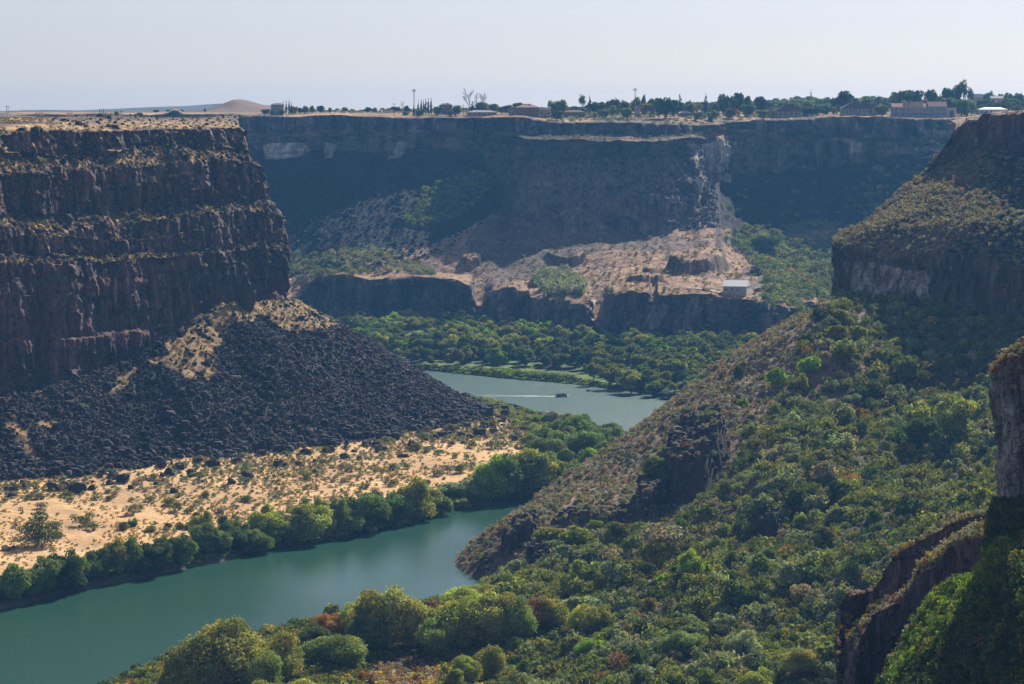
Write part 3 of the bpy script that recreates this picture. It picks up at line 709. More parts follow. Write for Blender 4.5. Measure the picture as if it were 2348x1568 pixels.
def pillar():
    """one standing column of cracked basalt close to the camera"""
    L = [(2258, 1330), (2268, 1240), (2290, 1168), (2288, 1120), (2285, 1066), (2283, 1010), (2280, 976), (2272, 930), (2269, 907), (2272, 880), (2277, 852), (2290, 838), (2311, 814), (2330, 792), (2338, 786)]
    Yc = 400.0; rows = []
    zs = [(H - (y - 250) * Yc / K) for _, y in L]
    na = 150
    for (x, y), z in zip(L, zs):
        w = 24.0 if y > 860 else 24.0 - (860 - y) * .1; xl = (x - 1174) * (Yc + w * .42) / K + .9
        cx, cy = xl + w * .5, Yc + w * .42
        a = np.linspace(-math.pi, math.pi, na)
        r = w * .5
        sq = (np.abs(np.cos(a)) ** 3.2 + np.abs(np.sin(a)) ** 3.2) ** (-1 / 3.2)
        rows.append(np.stack([cx + r * sq * np.cos(a), cy + r * .85 * sq * np.sin(a), np.full(na, z)], -1))
    top = rows[-1].mean(0); rows.append(rows[-1] * .35 + top * .65 + np.array([0, 0, 1.2])); rows.append(rows[-1] * .02 + top * .98 + np.array([0, 0, 1.5]))
    G, rc = loft(rows, [14] * (len(L) - 1) + [14, 6])
    n = grid_normals(G)
    nh = n.copy(); nh[..., 2] *= .2
    R = rough_rock(G, nh, .95, 77, big=.35, scale=.33)
    X, Y, Z = G[..., 0], G[..., 1], G[..., 2]
    # deep cracks between columns
    cr = np.abs(vnoise(X * .8, Y * .8, Z * .11, 81)); R -= nh * (np.exp(-(cr / .06) ** 2) * .55)[..., None]
    R[..., 2] += .5 * fbm(X * .5, Y * .5, Z * .3, 3, 160) + sstep(108, 112, Z) * 2.6 * fbm(X * .12, Y * .12, 0, 3, 162)
    nn = grid_normals(R)
    col = mixm(rock_colour(G, 66) * 3.0, PALE * 1.5, sstep(-.2, .3, fbm(X * .3, Y * .3, Z * .1, 3, 161)) * .7)
    col = mixm(col, C(.24, .12, .085), sstep(103, 112, Z) * .6)
    col = mixm(col, C(.05, .07, .03), sstep(88, 84, Z) * .9)
    return R, col
G, c = pillar()
surface('rock_pillar', G, c, M_near, key='pillar', kind=None, label='tall cracked basalt pillar on the right edge above dark ivy', cat='rock pillar')

# ================================================================== water
def water():
    m, nt, out = newmat('river_water')
    co = N(nt, 'ShaderNodeTexCoord').outputs['Object']
    n1 = noise_node(nt, co, 1.1, 3, .6, (1, .7, 1)); n2 = noise_node(nt, co, .03, 4, .6, (1, .3, 1)); n3 = noise_node(nt, co, 7.0, 2, .5, (1, .6, 1))
    h = mth(nt, 'ADD', mth(nt, 'MULTIPLY', n1, .7), mth(nt, 'ADD', mth(nt, 'MULTIPLY', n3, .16), mth(nt, 'MULTIPLY', n2, 1.5)))
    wp = noise_node(nt, co, .012, 3, .5, (1, .45, 1)); b = N(nt, 'ShaderNodeBump', Distance=.42); sep = N(nt, 'ShaderNodeSeparateXYZ'); nt.links.new(co, sep.inputs[0]); wind = maprange(nt, sep.outputs[1], 1020, 1180, 0, .62); nt.links.new(mth(nt, 'ADD', maprange(nt, wp, .35, .65, .22, .55), wind, clamp=True), b.inputs['Strength']); nt.links.new(h, b.inputs['Height'])
    bs = N(nt, 'ShaderNodeBsdfPrincipled', Roughness=.14, IOR=1.33); nt.links.new(maprange(nt, sep.outputs[1], 1020, 1200, .14, .32), bs.inputs['Roughness'])
    bs.inputs['Base Color'].default_value = (.026, .080, .056, 1)
    nt.links.new(b.outputs[0], bs.inputs['Normal']); nt.links.new(bs.outputs[0], out.inputs[0])
    G = np.array([[[-700, 380, 0], [500, 380, 0]], [[-700, 1900, 0], [500, 1900, 0]]], float)
    o = make_mesh('river_water', G, np.array([[0, 1, 3, 2]]), m); tag(o, kind='structure'); return o
water()
# ------------------------------------------------------------------ colours of plants: albedo of the leaves
PAL = {
    'dark green': (.040, .054, .026), 'green': (.068, .087, .033), 'bright green': (.095, .145, .030), 'lime green': (.15, .20, .035),
    'olive': (.098, .098, .034), 'straw': (.21, .145, .075), 'yellow-green': (.122, .134, .036), 'golden': (.22, .165, .042), 'orange': (.24, .125, .040),
    'rust-brown': (.15, .085, .045), 'grey-green': (.112, .128, .078), 'grey-brown': (.155, .130, .108), 'grey': (.14, .14, .125), 'reddish': (.13, .07, .055)}
PAL = {k: tuple(min(.6, q * 2.0) for q in v) for k, v in PAL.items()}
M_leaf = mat_leaf('leaves', 'object', .30)
M_leafc = mat_leaf('leaves_mixed', 'attr', .30)
M_needle = mat_leaf('needles', 'object', .15)
M_bark = mat_plain('bark', (.10, .075, .06), .9, .4, 2.0)
M_bark_g = mat_plain('grey_bark', (.20, .18, .17), .9, .3, 2.0)

def leafs(rng, pos, nrm, size, long=1.5):
    """diamond leaf clumps at pos facing nrm: verts, faces"""
    n = len(pos)
    r = rng.normal(size=(n, 3)); u = np.cross(nrm, r); u /= np.maximum(np.linalg.norm(u, axis=1, keepdims=True), 1e-6)
    w = np.cross(nrm, u); w /= np.maximum(np.linalg.norm(w, axis=1, keepdims=True), 1e-6)
    s = size * rng.uniform(.55, 1.25, n)[:, None]
    a = u * s * long * .5; b = w * s * .5; k = nrm * s * .12
    v = np.stack([pos - a, pos - b + k, pos + a, pos + b + k], 1).reshape(-1, 3)
    f = np.arange(n * 4).reshape(n, 4)
    return v, f

def lobes_cloud(rng, lobes, n, size, fill=.22, up=.25):
    L = np.array(lobes, float); A = L[:, 3] * L[:, 4]; p = A / A.sum()
    k = rng.choice(len(L), n, p=p)
    d = rng.normal(size=(n, 3)); d[:, 2] += up; d /= np.linalg.norm(d, axis=1, keepdims=True)
    rr = np.where(rng.random(n) < fill, rng.uniform(.35, .9, n), rng.uniform(.84, 1.1, n)); rr = np.where(rng.random(n) < .10, rng.uniform(1.05, 1.35, n), rr)
    rad = np.stack([L[k, 3], L[k, 3], L[k, 4]], 1)
    bumpy = 1 + .26 * vnoise(d[:, 0] * 2.6 + k * 7, d[:, 1] * 2.6, d[:, 2] * 2.6, 3)
    pos = L[k, :3] + d * rad * (rr * bumpy)[:, None]
    nrm = d + .5 * rng.normal(size=(n, 3)); nrm /= np.linalg.norm(nrm, axis=1, keepdims=True)
    v, f = leafs(rng, pos, nrm, size)
    lob_t = rng.uniform(.68, 1.35, len(L))
    tone = lob_t[k] * rng.uniform(.7, 1.3, n)
    warm = np.clip(rng.normal(0, .10, n) + (rng.normal(0, .08, len(L)))[k], -.4, .5)
    c = np.stack([tone * (1 + warm), tone, tone * (1 - .5 * warm)], 1)
    return v, f, np.repeat(c, 4, 0)

def tree_lobes(rng, w, h, n, z0=.12, flat=False, spread=.42):
    out = []; k0 = rng.uniform(0, 50)
    for i in range(n):
        q = rng.normal(size=3); q[2] = q[2] * .8 + .12; q /= np.linalg.norm(q)
        ev = .78 + .42 * float(vnoise(q[0] * 1.3 + k0, q[1] * 1.3, q[2] * 1.3, 5))
        q = q * rng.uniform(.5, 1.0) ** .6 * ev
        r = rng.uniform(.085, .19) * w * (1 - .2 * max(q[2], 0))
        x = q[0] * w * spread; y = q[1] * w * spread
        z = h * (z0 + (1 - z0) * .5) + q[2] * (h * (1 - z0) * .5 - r * .75)
        out.append((x, y, z, r, r * rng.uniform(.75, 1.0)))
    return out

def crown_mesh(name, seed, w, h, nl, n, leaf, z0=.12, mat=None, spread=.36):
    rng = np.random.default_rng(seed)
    L = tree_lobes(rng, w, h, nl, z0, spread=spread)
    L.append((0, 0, h * (z0 + .36), w * .24, h * .26))
    v, f, c = lobes_cloud(rng, L, n, leaf)
    v[:, 2] = np.maximum(v[:, 2], .02 * h)
    return make_mesh(name, v, f, mat or M_leaf, cols=c, link=False)

def trunk_mesh(name, seed, w, h, r=.35, mat=None, limbs=6, top=.8):
    rng = np.random.default_rng(seed); mb = MB()
    a = np.array([0, 0, -.8]); pts = [a]; 
    for i in range(1, 6):
        t = i / 5; pts.append(np.array([rng.normal(0, .03) * w, rng.normal(0, .03) * w, h * top * t]))
    mb.path(pts, [r * (1 - .15 * i) for i in range(6)], 7)
    for i in range(limbs):
        k = rng.integers(1, 4); b = pts[k]; an = rng.uniform(0, 6.28); ln = w * rng.uniform(.22, .4)
        e = b + np.array([math.cos(an) * ln, math.sin(an) * ln, h * rng.uniform(.12, .3)]); m = (b + e) / 2 + np.array([0, 0, h * .03])
        mb.path([b, m, e], [r * .45, r * .3, r * .12], 5)
    return mb.build(name, mat or M_bark, link=False)

TEMPL = {}
def template(kind, variants):
    TEMPL[kind] = variants
def V(kind, cnt, **k):
    out = []
    for i in range(cnt):
        w, h = k['w'], k['h']
        cm = crown_mesh('crown', k.get('seed', 100) + i * 13, w, h, k['nl'], k['n'], k['leaf'], k.get('z0', .12), k.get('mat'), k.get('spread', .42))
        tm = trunk_mesh('trunk', 50 + i, w, h, k.get('r', .35))
        out.append((cm, tm, w, h))
    template(kind, out)
V('grove', 6, w=13, h=13, nl=22, n=3200, leaf=.8, seed=100)
V('bank', 7, w=13, h=14, nl=30, n=9500, leaf=.47, z0=-.06, seed=200)
V('fore', 7, w=18, h=18, nl=46, n=21000, leaf=.48, z0=.0, seed=300, spread=.44)
V('rim', 6, w=11, h=11, nl=18, n=1500, leaf=.85, z0=.0, seed=400)
V('sparse', 3, w=11, h=13, nl=14, n=650, leaf=.75, z0=.3, seed=500, spread=.42)
V('bush', 7, w=6, h=4, nl=18, n=1700, leaf=.42, z0=-.25, seed=600, spread=.34)

def slim(kind, cnt, seed, w, h, n, leaf, cone):
    out = []
    for i in range(cnt):
        rng = np.random.default_rng(seed + i)
        L = []
        m = 12
        for j in range(m):
            t = j / (m - 1); z = h * (.1 + .86 * t)
            r = w * .5 * ((1 - t) ** .8 * .95 + .07 if cone else (math.sin(min(1, t * 1.15 + .12) * math.pi) ** .5 * .7 + .2)) * rng.uniform(.8, 1.15)
            for q in range(3 if cone and t < .6 else 1):
                an = rng.uniform(0, 6.28); L.append((math.cos(an) * r * .35, math.sin(an) * r * .35, z, max(r * .75, .2), h * .07))
        v, f, c = lobes_cloud(rng, L, n, leaf, up=0)
        cm = make_mesh('crown', v, f, M_needle if cone else M_leaf, cols=c, link=False)
        out.append((cm, trunk_mesh('trunk', seed + i, w * .2, h, .25, limbs=0), w, h))
    template(kind, out)
slim('conifer', 3, 700, 7, 14, 1100, .7, True)
slim('poplar', 3, 720, 3.4, 15, 800, .6, False)

# a ragged pine with open tiers
def pine():
    rng = np.random.default_rng(5); L = []
    for z, x, y, r in ((2.0, -3, 0, 2.4), (2.6, 3.2, .5, 2.7), (4.2, -1.2, 1, 2.8), (5.2, 2.6, -.6, 2.7), (5.8, -3.4, -.6, 2.2), (1.8, 0, -1, 2.5), (7.2, -2.0, 0, 2.0), (6.8, 4.2, 0, 1.7), (7.0, 0.2, .2, 2.2), (7.6, 3.6, .2, 1.3), (8.8, -1.4, .4, 1.4), (9.2, .6, .3, 1.5), (10.6, -.2, -.3, 1.5), (3.8, 0, -1.8, 2.0), (11.6, .3, 0, 1.0), (11.2, -1.6, .2, .7), (11.0, 1.6, .2, .7)):
        L.append((x, y, z, r, r * .62))
    v, f, c = lobes_cloud(rng, L, 3600, .42)
    return [(make_mesh('crown', v, f, M_needle, cols=c, link=False), trunk_mesh('trunk', 9, 9, 12.5, .3), 10, 12.5)]
template('pine', pine())

def bare(seed, w, h):
    rng = np.random.default_rng(seed); mb = MB()
    def grow(p, d, ln, r, lev):
        q = p + d * ln
        mb.path([p, (p + q) / 2 + rng.normal(size=3) * ln * .04, q], [r, r * .85, r * .65], 4)
        if lev == 0: return
        for i in range(3 if lev > 1 else 4):
            dd = d + rng.normal(size=3) * .42; dd[2] = abs(dd[2]) * .9 + .12; dd /= np.linalg.norm(dd)
            grow(q if i else (p + q) / 2, dd, ln * rng.uniform(.6, .82), r * .62, lev - 1)
    grow(np.array([0, 0, -.5]), np.array([0, 0, 1.0]), h * .34, .34, 4)
    V_ = np.array(mb.v); V_[:, :2] *= w / max(np.ptp(V_[:, 0]), 1); V_[:, 2] *= h / V_[:, 2].max(); mb.v = [tuple(p) for p in V_]
    return mb
BARE = [bare(s, 9, 15) for s in (1, 2, 3)]

def add_tree(kind, loc, w, h, colour, rz=None, name='broadleaf_tree', cat='tree', parts=True, rng=RNG):
    cm, tm, tw, th = TEMPL[kind][int(rng.integers(len(TEMPL[kind])))]
    root = empty(name, loc, float(rng.uniform(0, 6.28)) if rz is None else rz, (w / tw, w / tw * rng.uniform(.9, 1.1), h / th))
    tag(root, None, cat)
    o = bpy.data.objects.new('crown', cm); COL.objects.link(o); o.parent = root
    cc = np.array(PAL[colour]) * rng.uniform(.88, 1.14) * {'bank': 1.6, 'fore': 1.75, 'grove': 1.3, 'bush': 1.25}.get(kind, 1.1) * (.62 if colour in ('orange', 'golden', 'rust-brown', 'lime green') else 1); o.color = (*[float(q) for q in cc], 1)
    if parts:
        t = bpy.data.objects.new('trunk', tm); COL.objects.link(t); t.parent = root
    root['_'] = 0; del root['_']
    return root

# ------------------------------------------------------------------ words for the labels
ORD = ['nearest', 'second nearest', 'third nearest', 'fourth nearest', 'fifth nearest', 'sixth nearest', 'seventh nearest', 'eighth nearest', 'ninth nearest', 'tenth nearest', 'eleventh nearest', 'twelfth nearest'] 
def ordw(i):
    if i < 12: return ORD[i]
    tens = {1: 'teen', 2: 'twenty', 3: 'thirty', 4: 'forty', 5: 'fifty'}
    n = i + 1
    one = ['', 'first', 'second', 'third', 'fourth', 'fifth', 'sixth', 'seventh', 'eighth', 'ninth']
    if n < 20: return ['thirteenth', 'fourteenth', 'fifteenth', 'sixteenth', 'seventeenth', 'eighteenth', 'nineteenth'][n - 13] + ' nearest'
    t, o = divmod(n, 10)
    return (tens[t] + '-' + one[o] if o else {2: 'twentieth', 3: 'thirtieth', 4: 'fortieth', 5: 'fiftieth'}[t]) + ' nearest'
def direction(dx, dy):
    a = math.degrees(math.atan2(-dy, dx)) % 360
    return ['right of', 'above and right of', 'above', 'above and left of', 'left of', 'below and left of', 'below', 'below and right of'][int(((a + 22.5) % 360) // 45)]
POOL = []       # (object, px, py, adjective+noun, where, anchors)
def later_label(o, noun, anchors, group=None, pos=None):
    q = o.location if pos is None else pos
    x, y = PX(np.array(q)); POOL.append((o, float(x), float(y), noun, anchors)); 
    if group: o['group'] = group
ANCH = {}
def finish_labels():
    byk = {}
    for o, x, y, noun, an in POOL:
        A = ANCH[an]; best = min(A, key=lambda a: math.hypot(a[1] - x, a[2] - y))
        d = direction(x - best[1], y - best[2])
        byk.setdefault((noun, best[0], d, an), []).append((math.hypot(best[1] - x, best[2] - y), o))
    for (noun, a, d, an), L in byk.items():
        L.sort(key=lambda q: q[0])
        for i, (_, o) in enumerate(L):
            o['label'] = f'{noun} {d} the {a}' + (f', {ordw(i)} to it' if len(L) > 1 else '')

# ------------------------------------------------------------------ heights of the ground
def bil(field, X, Y):
    gx, gy, Z = field[:3]
    fx = np.clip((np.asarray(X) - gx[0]) / (gx[1] - gx[0]), 0, len(gx) - 1.001); fy = np.clip((np.asarray(Y) - gy[0]) / (gy[1] - gy[0]), 0, len(gy) - 1.001)
    i = fx.astype(int); j = fy.astype(int); a = fx - i; b = fy - j
    return Z[j, i] * (1 - a) * (1 - b) + Z[j, i + 1] * a * (1 - b) + Z[j + 1, i] * (1 - a) * b + Z[j + 1, i + 1] * a * b

def jgrid(x0, x1, y0, y1, s, rng, keep=1.0, jit=.45):
    X, Y = np.meshgrid(np.arange(x0, x1, s), np.arange(y0, y1, s))
    X = (X + rng.uniform(-jit, jit, X.shape) * s).ravel(); Y = (Y + rng.uniform(-jit, jit, Y.shape) * s).ravel()
    k = rng.random(len(X)) < keep
    return X[k], Y[k]

def shrub_templates(seed, cnt, w, h, n, leaf, nl=6):
    out = []
    for i in range(cnt):
        rng = np.random.default_rng(seed + i)
        L = [(rng.normal(0, w * .2), rng.normal(0, w * .2), h * rng.uniform(.25, .6), w * rng.uniform(.17, .30), h * rng.uniform(.3, .42)) for _ in range(nl)]
        v, f, c = lobes_cloud(rng, L, n, leaf, fill=.1, up=.5)
        out.append((v, f, c))
    return out

def scatter_mesh(name, tmpl, pos, scl, cols, mat, label=None, kind='stuff', parent=None):
    """many small plants or stones as ONE mesh"""
    rng = np.random.default_rng(len(pos)); VV = []; FF = []; CC = []; b = 0
    ti = rng.integers(0, len(tmpl), len(pos)); an = rng.uniform(0, 6.28, len(pos))
    for k, (v, f, c) in enumerate(tmpl):
        s = np.where(ti == k)[0]
        if not len(s): continue
        ca, sa = np.cos(an[s])[:, None], np.sin(an[s])[:, None]
        q = np.stack([v[None, :, 0] * ca - v[None, :, 1] * sa, v[None, :, 0] * sa + v[None, :, 1] * ca, np.broadcast_to(v[None, :, 2], (len(s), len(v)))], -1)
        q = q * scl[s][:, None, :] + pos[s][:, None, :]
        VV.append(q.reshape(-1, 3)); FF.append((f[None] + (np.arange(len(s)) * len(v))[:, None, None] + b).reshape(-1, f.shape[1]))
        CC.append((c[None] * cols[s][:, None, :]).reshape(-1, 3)); b += len(s) * len(v)
    o = make_mesh(name, np.concatenate(VV), np.concatenate(FF), mat, cols=np.concatenate(CC))
    return tag(o, label, None, None, kind)

def pick(rng, n, names, p, jitter=.18):
    p = np.array(p, float); p /= p.sum(); k = rng.choice(len(names), n, p=p)
    return np.array([PAL[q] for q in names])[k] * rng.uniform(1 - jitter, 1 + jitter, (n, 1)), k
# ================================================================== stones
def stone_template(seed, blocky=.55):
    rng = np.random.default_rng(seed)
    g = (1 + 5 ** .5) / 2
    v = np.array([(-1, g, 0), (1, g, 0), (-1, -g, 0), (1, -g, 0), (0, -1, g), (0, 1, g), (0, -1, -g), (0, 1, -g), (g, 0, -1), (g, 0, 1), (-g, 0, -1), (-g, 0, 1)], float) / 1.9
    f = np.array([(0, 11, 5), (0, 5, 1), (0, 1, 7), (0, 7, 10), (0, 10, 11), (1, 5, 9), (5, 11, 4), (11, 10, 2), (10, 7, 6), (7, 1, 8), (3, 9, 4), (3, 4, 2), (3, 2, 6), (3, 6, 8), (3, 8, 9), (4, 9, 5), (2, 4, 11), (6, 2, 10), (8, 6, 7), (9, 8, 1)])
    v = np.clip(v * rng.uniform(.7, 1.35, (12, 1)), -blocky, blocky) * rng.uniform(.75, 1.3, 3)
    v = v / .55 * .5
    c = np.ones((12, 3)) * rng.uniform(.75, 1.25, (12, 1))
    return v, f, c
STONES = [stone_template(i) for i in range(10)]
M_stone = mat_terrain('talus_stone', fine=1.2, var=(.6, 1.5), bump=.5, bdist=.3)
rng = np.random.default_rng(21)
gxs, gys, Zs, dss, tals, gms = SPIT
def spit_at(f, X, Y): return bil((gxs, gys, f), X, Y)
X, Y = jgrid(-330, 60, 880, 1290, 1.2, rng)
tl = spit_at(tals, X, Y); gm = spit_at(gms, X, Y); z = bil(SPIT, X, Y)
k = (tl > .2 + 2 * vnoise(X * .1, Y * .1, 0, 5)) & ((gm < .35) | (rng.random(len(X)) < .12)) & (z > 1) & (np.abs(X / Y) < .23)
X, Y, z, tl = X[k], Y[k], z[k], tl[k]
size = rng.gamma(1.3, .30, len(X)) + .42 + .35 * (fbm(X * .04, Y * .04, 0, 3, 501) > .15); size *= 1 + 1.0 * np.exp(-tl / 5)
size = np.clip(size, .4, 3.4)
pos = np.stack([X, Y, z + size * .08], -1)
tone = rng.uniform(.55, 1.6, len(X))[:, None] * np.where(rng.random((len(X), 1)) < .04, 2.4, 1)
cols = np.array([.040, .032, .033]) * tone * np.clip(1 + .8 * fbm(X * .05, Y * .015, 0, 4, 503), .6, 1.6)[:, None] * (1 + np.array([.12, 0, -.05]) * rng.normal(size=(len(X), 1)))
scatter_mesh('rubble', STONES, pos, size[:, None] * rng.uniform(.7, 1.3, (len(X), 3)), cols, M_stone)
# loose stones run out over the flat, thickest near the point
X, Y = jgrid(-330, 60, 850, 1290, 3.2, rng)
tl = spit_at(tals, X, Y); z = bil(SPIT, X, Y); px, py = PX(np.stack([X, Y, z], -1)); dsv = spit_at(dss, X, Y)
pr = np.exp(tl / 5.0) * .4 + .28 * ((px > 850) & (py < 1010) & (py > 905)) * sstep(1260, 1120, px)
k = (tl < .4) & (tl > -40) & (rng.random(len(X)) < pr) & (dsv > 5)
X, Y, z = X[k], Y[k], z[k]; size = rng.gamma(2.0, .5, len(X)) + .5
scatter_mesh('rubble', STONES, np.stack([X, Y, z + size * .1], -1), size[:, None] * rng.uniform(.7, 1.3, (len(X), 3)), np.array([.052, .044, .046]) * rng.uniform(.6, 1.6, (len(X), 1)), M_stone)
# far talus and rough ledges
def far_sample(poly, s, names, rng, keep=1.0, box=None):
    """points on the land whose picture position falls in poly"""
    poly = np.array(poly, float); out = []
    hits = []
    for (x, y) in poly:
        r = cast(x, y, names)
        if r: hits.append((r[0].x, r[0].y))
    if box is None:
        a = np.array(hits); box = (a[:, 0].min() - 10, a[:, 0].max() + 10, a[:, 1].min() - 15, a[:, 1].max() + 15)
    X, Y = jgrid(box[0], box[1], box[2], box[3], s, rng, keep)
    for xx, yy in zip(X, Y):
        r = drop(xx, yy, names)
        if r is None: continue
        p = r[0]; qx = 1174 + p.x * K / p.y; qy = 250 + (H - p.z) * K / p.y
        out.append((p.x, p.y, p.z, qx, qy, r[1].z))
    out = np.array(out)
    return out[inpoly(out[:, 3], out[:, 4], poly)]
Q = far_sample([(560, 380), (1130, 360), (1150, 480), (1000, 590), (620, 640), (560, 600)], 4.6, ['far'], rng, box=(-230, 5, 1750, 1990))
Q = Q[(Q[:, 5] > .5) & (Q[:, 4] > 352)]
sz = rng.gamma(2, .45, len(Q)) + .8
scatter_mesh('rubble', STONES, Q[:, :3], sz[:, None] * rng.uniform(.7, 1.2, (len(Q), 3)), np.array([.019, .018, .021]) * rng.uniform(.6, 1.7, (len(Q), 1)), M_stone)  # stones darkened with the alcove talus to paint in its shade
# stones on the ledges of the left headland and on the near slopes
def surf_pick(name, x0, x1, y0, y1, s, rng, nzmin=.5):
    X, Y = jgrid(x0, x1, y0, y1, s, rng); out = []
    for a, b in zip(X, Y):
        r = drop(a, b, [name])
        if r and abs(r[1].z) > nzmin: out.append((r[0].x, r[0].y, r[0].z, abs(r[1].z)))
    return np.array(out)
BV = BVH['cliff_left']
led = []
for _ in range(26000):          # points all over the stepped face, kept where it is flat enough to hold something
    x = rng.uniform(-60, 665); y = rng.uniform(300, 620)
    r = BV.ray_cast(Vector((0, 0, H)), Vector(P(x, y, 1.0) - np.array([0, 0, H])).normalized(), 3000)
    if r[0] is not None and abs(r[1].z) > .62: led.append((r[0].x, r[0].y, r[0].z, x, y))
led = np.array(led); 
a = led[rng.random(len(led)) < .22]
sz = rng.gamma(2, .4, len(a)) + .5
scatter_mesh('rubble', STONES, a[:, :3], sz[:, None] * rng.uniform(.7, 1.2, (len(a), 3)), np.array([.055, .045, .048]) * rng.uniform(.5, 1.7, (len(a), 1)), M_stone)

# boulders one can tell apart along the foot of the talus
M_boulder = mat_plain('boulder_rock', (.055, .046, .048), .9, .5, .8, spec=.2)
def boulder_mesh(seed):
    import bmesh
    bm = bmesh.new(); bmesh.ops.create_icosphere(bm, subdivisions=3, radius=.6)
    rg = np.random.default_rng(seed); cut = rg.normal(size=(9, 3)); cut /= np.linalg.norm(cut, axis=1, keepdims=True); dd = rg.uniform(.3, .5, 9)
    for v in bm.verts:
        p = np.array(v.co)
        for c_, d_ in zip(cut, dd):
            e = p @ c_ - d_
            if e > 0: p = p - c_ * e
        p += .03 * rg.normal(size=3); v.co = Vector(p)
    me = bpy.data.meshes.new('boulder'); bm.to_mesh(me); bm.free(); me.materials.append(M_boulder); return me
BM = [boulder_mesh(i) for i in range(6)]
BOUL = []
for i, (x, y, s) in enumerate(((568, 1097, 30), (530, 1108, 22), (388, 1088, 28), (415, 1075, 22), (370, 1070, 24), (440, 1092, 26), (283, 1105, 34), (262, 1095, 26), (250, 1110, 22), (120, 1122, 34), (178, 1128, 40), (145, 1120, 26), (28, 1138, 22), (60, 1118, 20), (490, 1068, 26), (545, 1060, 22), (640, 1062, 22), (655, 1068, 16), (685, 1066, 18), (398, 1129, 22), (210, 1122, 20), (300, 1120, 16), (330, 1100, 16), (720, 1060, 12),
    (790, 1050, 20), (825, 1053, 14), (700, 1040, 22), (760, 1020, 22), (842, 1020, 24), (870, 1030, 16), (905, 1005, 24), (940, 985, 22), (965, 998, 26), (990, 975, 20), (1015, 1000, 22), (1040, 985, 26), (1060, 1000, 20), (1090, 990, 18), (1120, 975, 18), (1150, 960, 16), (955, 955, 18), (1000, 940, 16), (1050, 950, 14), (880, 1032, 18), (500, 1048, 22), (455, 1060, 22), (600, 1042, 20), (520, 1030, 18), (430, 1035, 16), (350, 1040, 18), (300, 1050, 20), (240, 1058, 18), (180, 1070, 20), (100, 1085, 22), (40, 1095, 20), (570, 990, 16), (470, 1000, 15), (390, 960, 17), (640, 1000, 16), (270, 1000, 15))):
    r = cast(x, y, ['spit'])
    if not r: continue
    w = s * r[0].y / K
    o = bpy.data.objects.new('boulder', BM[i % 6]); COL.objects.link(o)
    o.location = r[0] + Vector((0, 0, w * .18)); o.rotation_euler = (rng.uniform(-.4, .4), rng.uniform(-.4, .4), rng.uniform(0, 6)); o.scale = (w, w * .85, w * rng.uniform(.6, .85))
    tag(o, None, 'boulder')
    later_label(o, ('large ' if s > 23 else 'small ' if s < 18 else '') + 'black boulder', 'spit', 'boulders at the foot of the talus')

r = cast(562, 712, ['spit']); S = r[0].y / K
o = bpy.data.objects.new('rock_pinnacle', BM[1]); COL.objects.link(o); o.location = r[0] + Vector((0, 3, 26 * S)); o.scale = (46 * S, 28 * S, 84 * S); o.rotation_euler = (0, .12, .5)
tag(o, 'dark rock pinnacle standing between the straw patches at the talus top', 'rock pinnacle')
# ================================================================== low scrub on the dry flat
SB = shrub_templates(31, 6, 2.4, 1.3, 60, .42)
SBB = shrub_templates(61, 6, 4.4, 3.0, 190, .5, 9)
X, Y = jgrid(-330, 60, 700, 1300, 2.7, rng)
tl = spit_at(tals, X, Y); z = bil(SPIT, X, Y); dsv = spit_at(dss, X, Y); px, py = PX(np.stack([X, Y, z], -1))
den = .36 + .64 * sstep(-.35, .25, fbm(X * .03, Y * .02, 0, 3, 200)) * sstep(-45, -3, tl)
den = den * (1 - .85 * inpoly(px, py, [(-50, 1160), (330, 1125), (420, 1160), (330, 1250), (-50, 1330)])) * (1 - .8 * inpoly(px, py, [(860, 1060), (1100, 1010), (1190, 1010), (1150, 1070), (1010, 1115)]))
den = np.where((px > 800) & (py < 1010), np.maximum(den, .6), den)
k = (tl < 1.0) & (dsv > 6) & (rng.random(len(X)) < den) & (np.abs(X / Y) < .24)
X, Y, z, px, py = X[k], Y[k], z[k], px[k], py[k]
cols, _ = pick(rng, len(X), ['grey-brown', 'olive', 'grey-green', 'grey', 'green'], [4, 3, 2.5, 1.5, .7])
s = rng.uniform(.45, 1.15, len(X))[:, None] * rng.uniform(.85, 1.15, (len(X), 3))
scatter_mesh('scrub', SB, np.stack([X, Y, z - .1], -1), s, cols, M_leafc)
# straw tufts, weeds on the talus crest
X, Y = jgrid(-330, 40, 950, 1250, 2.4, rng)
gm = spit_at(gms, X, Y); tl = spit_at(tals, X, Y); z = bil(SPIT, X, Y)
k = ((gm > .25) & (rng.random(len(X)) < .75)) | ((tl > 0) & (rng.random(len(X)) < .03))
X, Y, z = X[k], Y[k], z[k]
cols, _ = pick(rng, len(X), ['grey-brown', 'olive', 'golden', 'green'], [4, 2, 1.5, .6])
scatter_mesh('scrub', SB, np.stack([X, Y, z], -1), rng.uniform(.35, .85, (len(X), 1)) * np.ones((1, 3)), cols, M_leafc)
# scrub on the ledges of the headland
a = led[rng.random(len(led)) < .30]
cols, _ = pick(rng, len(a), ['grey-brown', 'olive', 'golden', 'rust-brown'], [6, .8, .5, 1])
scatter_mesh('scrub', SB, a[:, :3], rng.uniform(.4, .9, (len(a), 1)) * np.ones((1, 3)), cols, M_leafc)

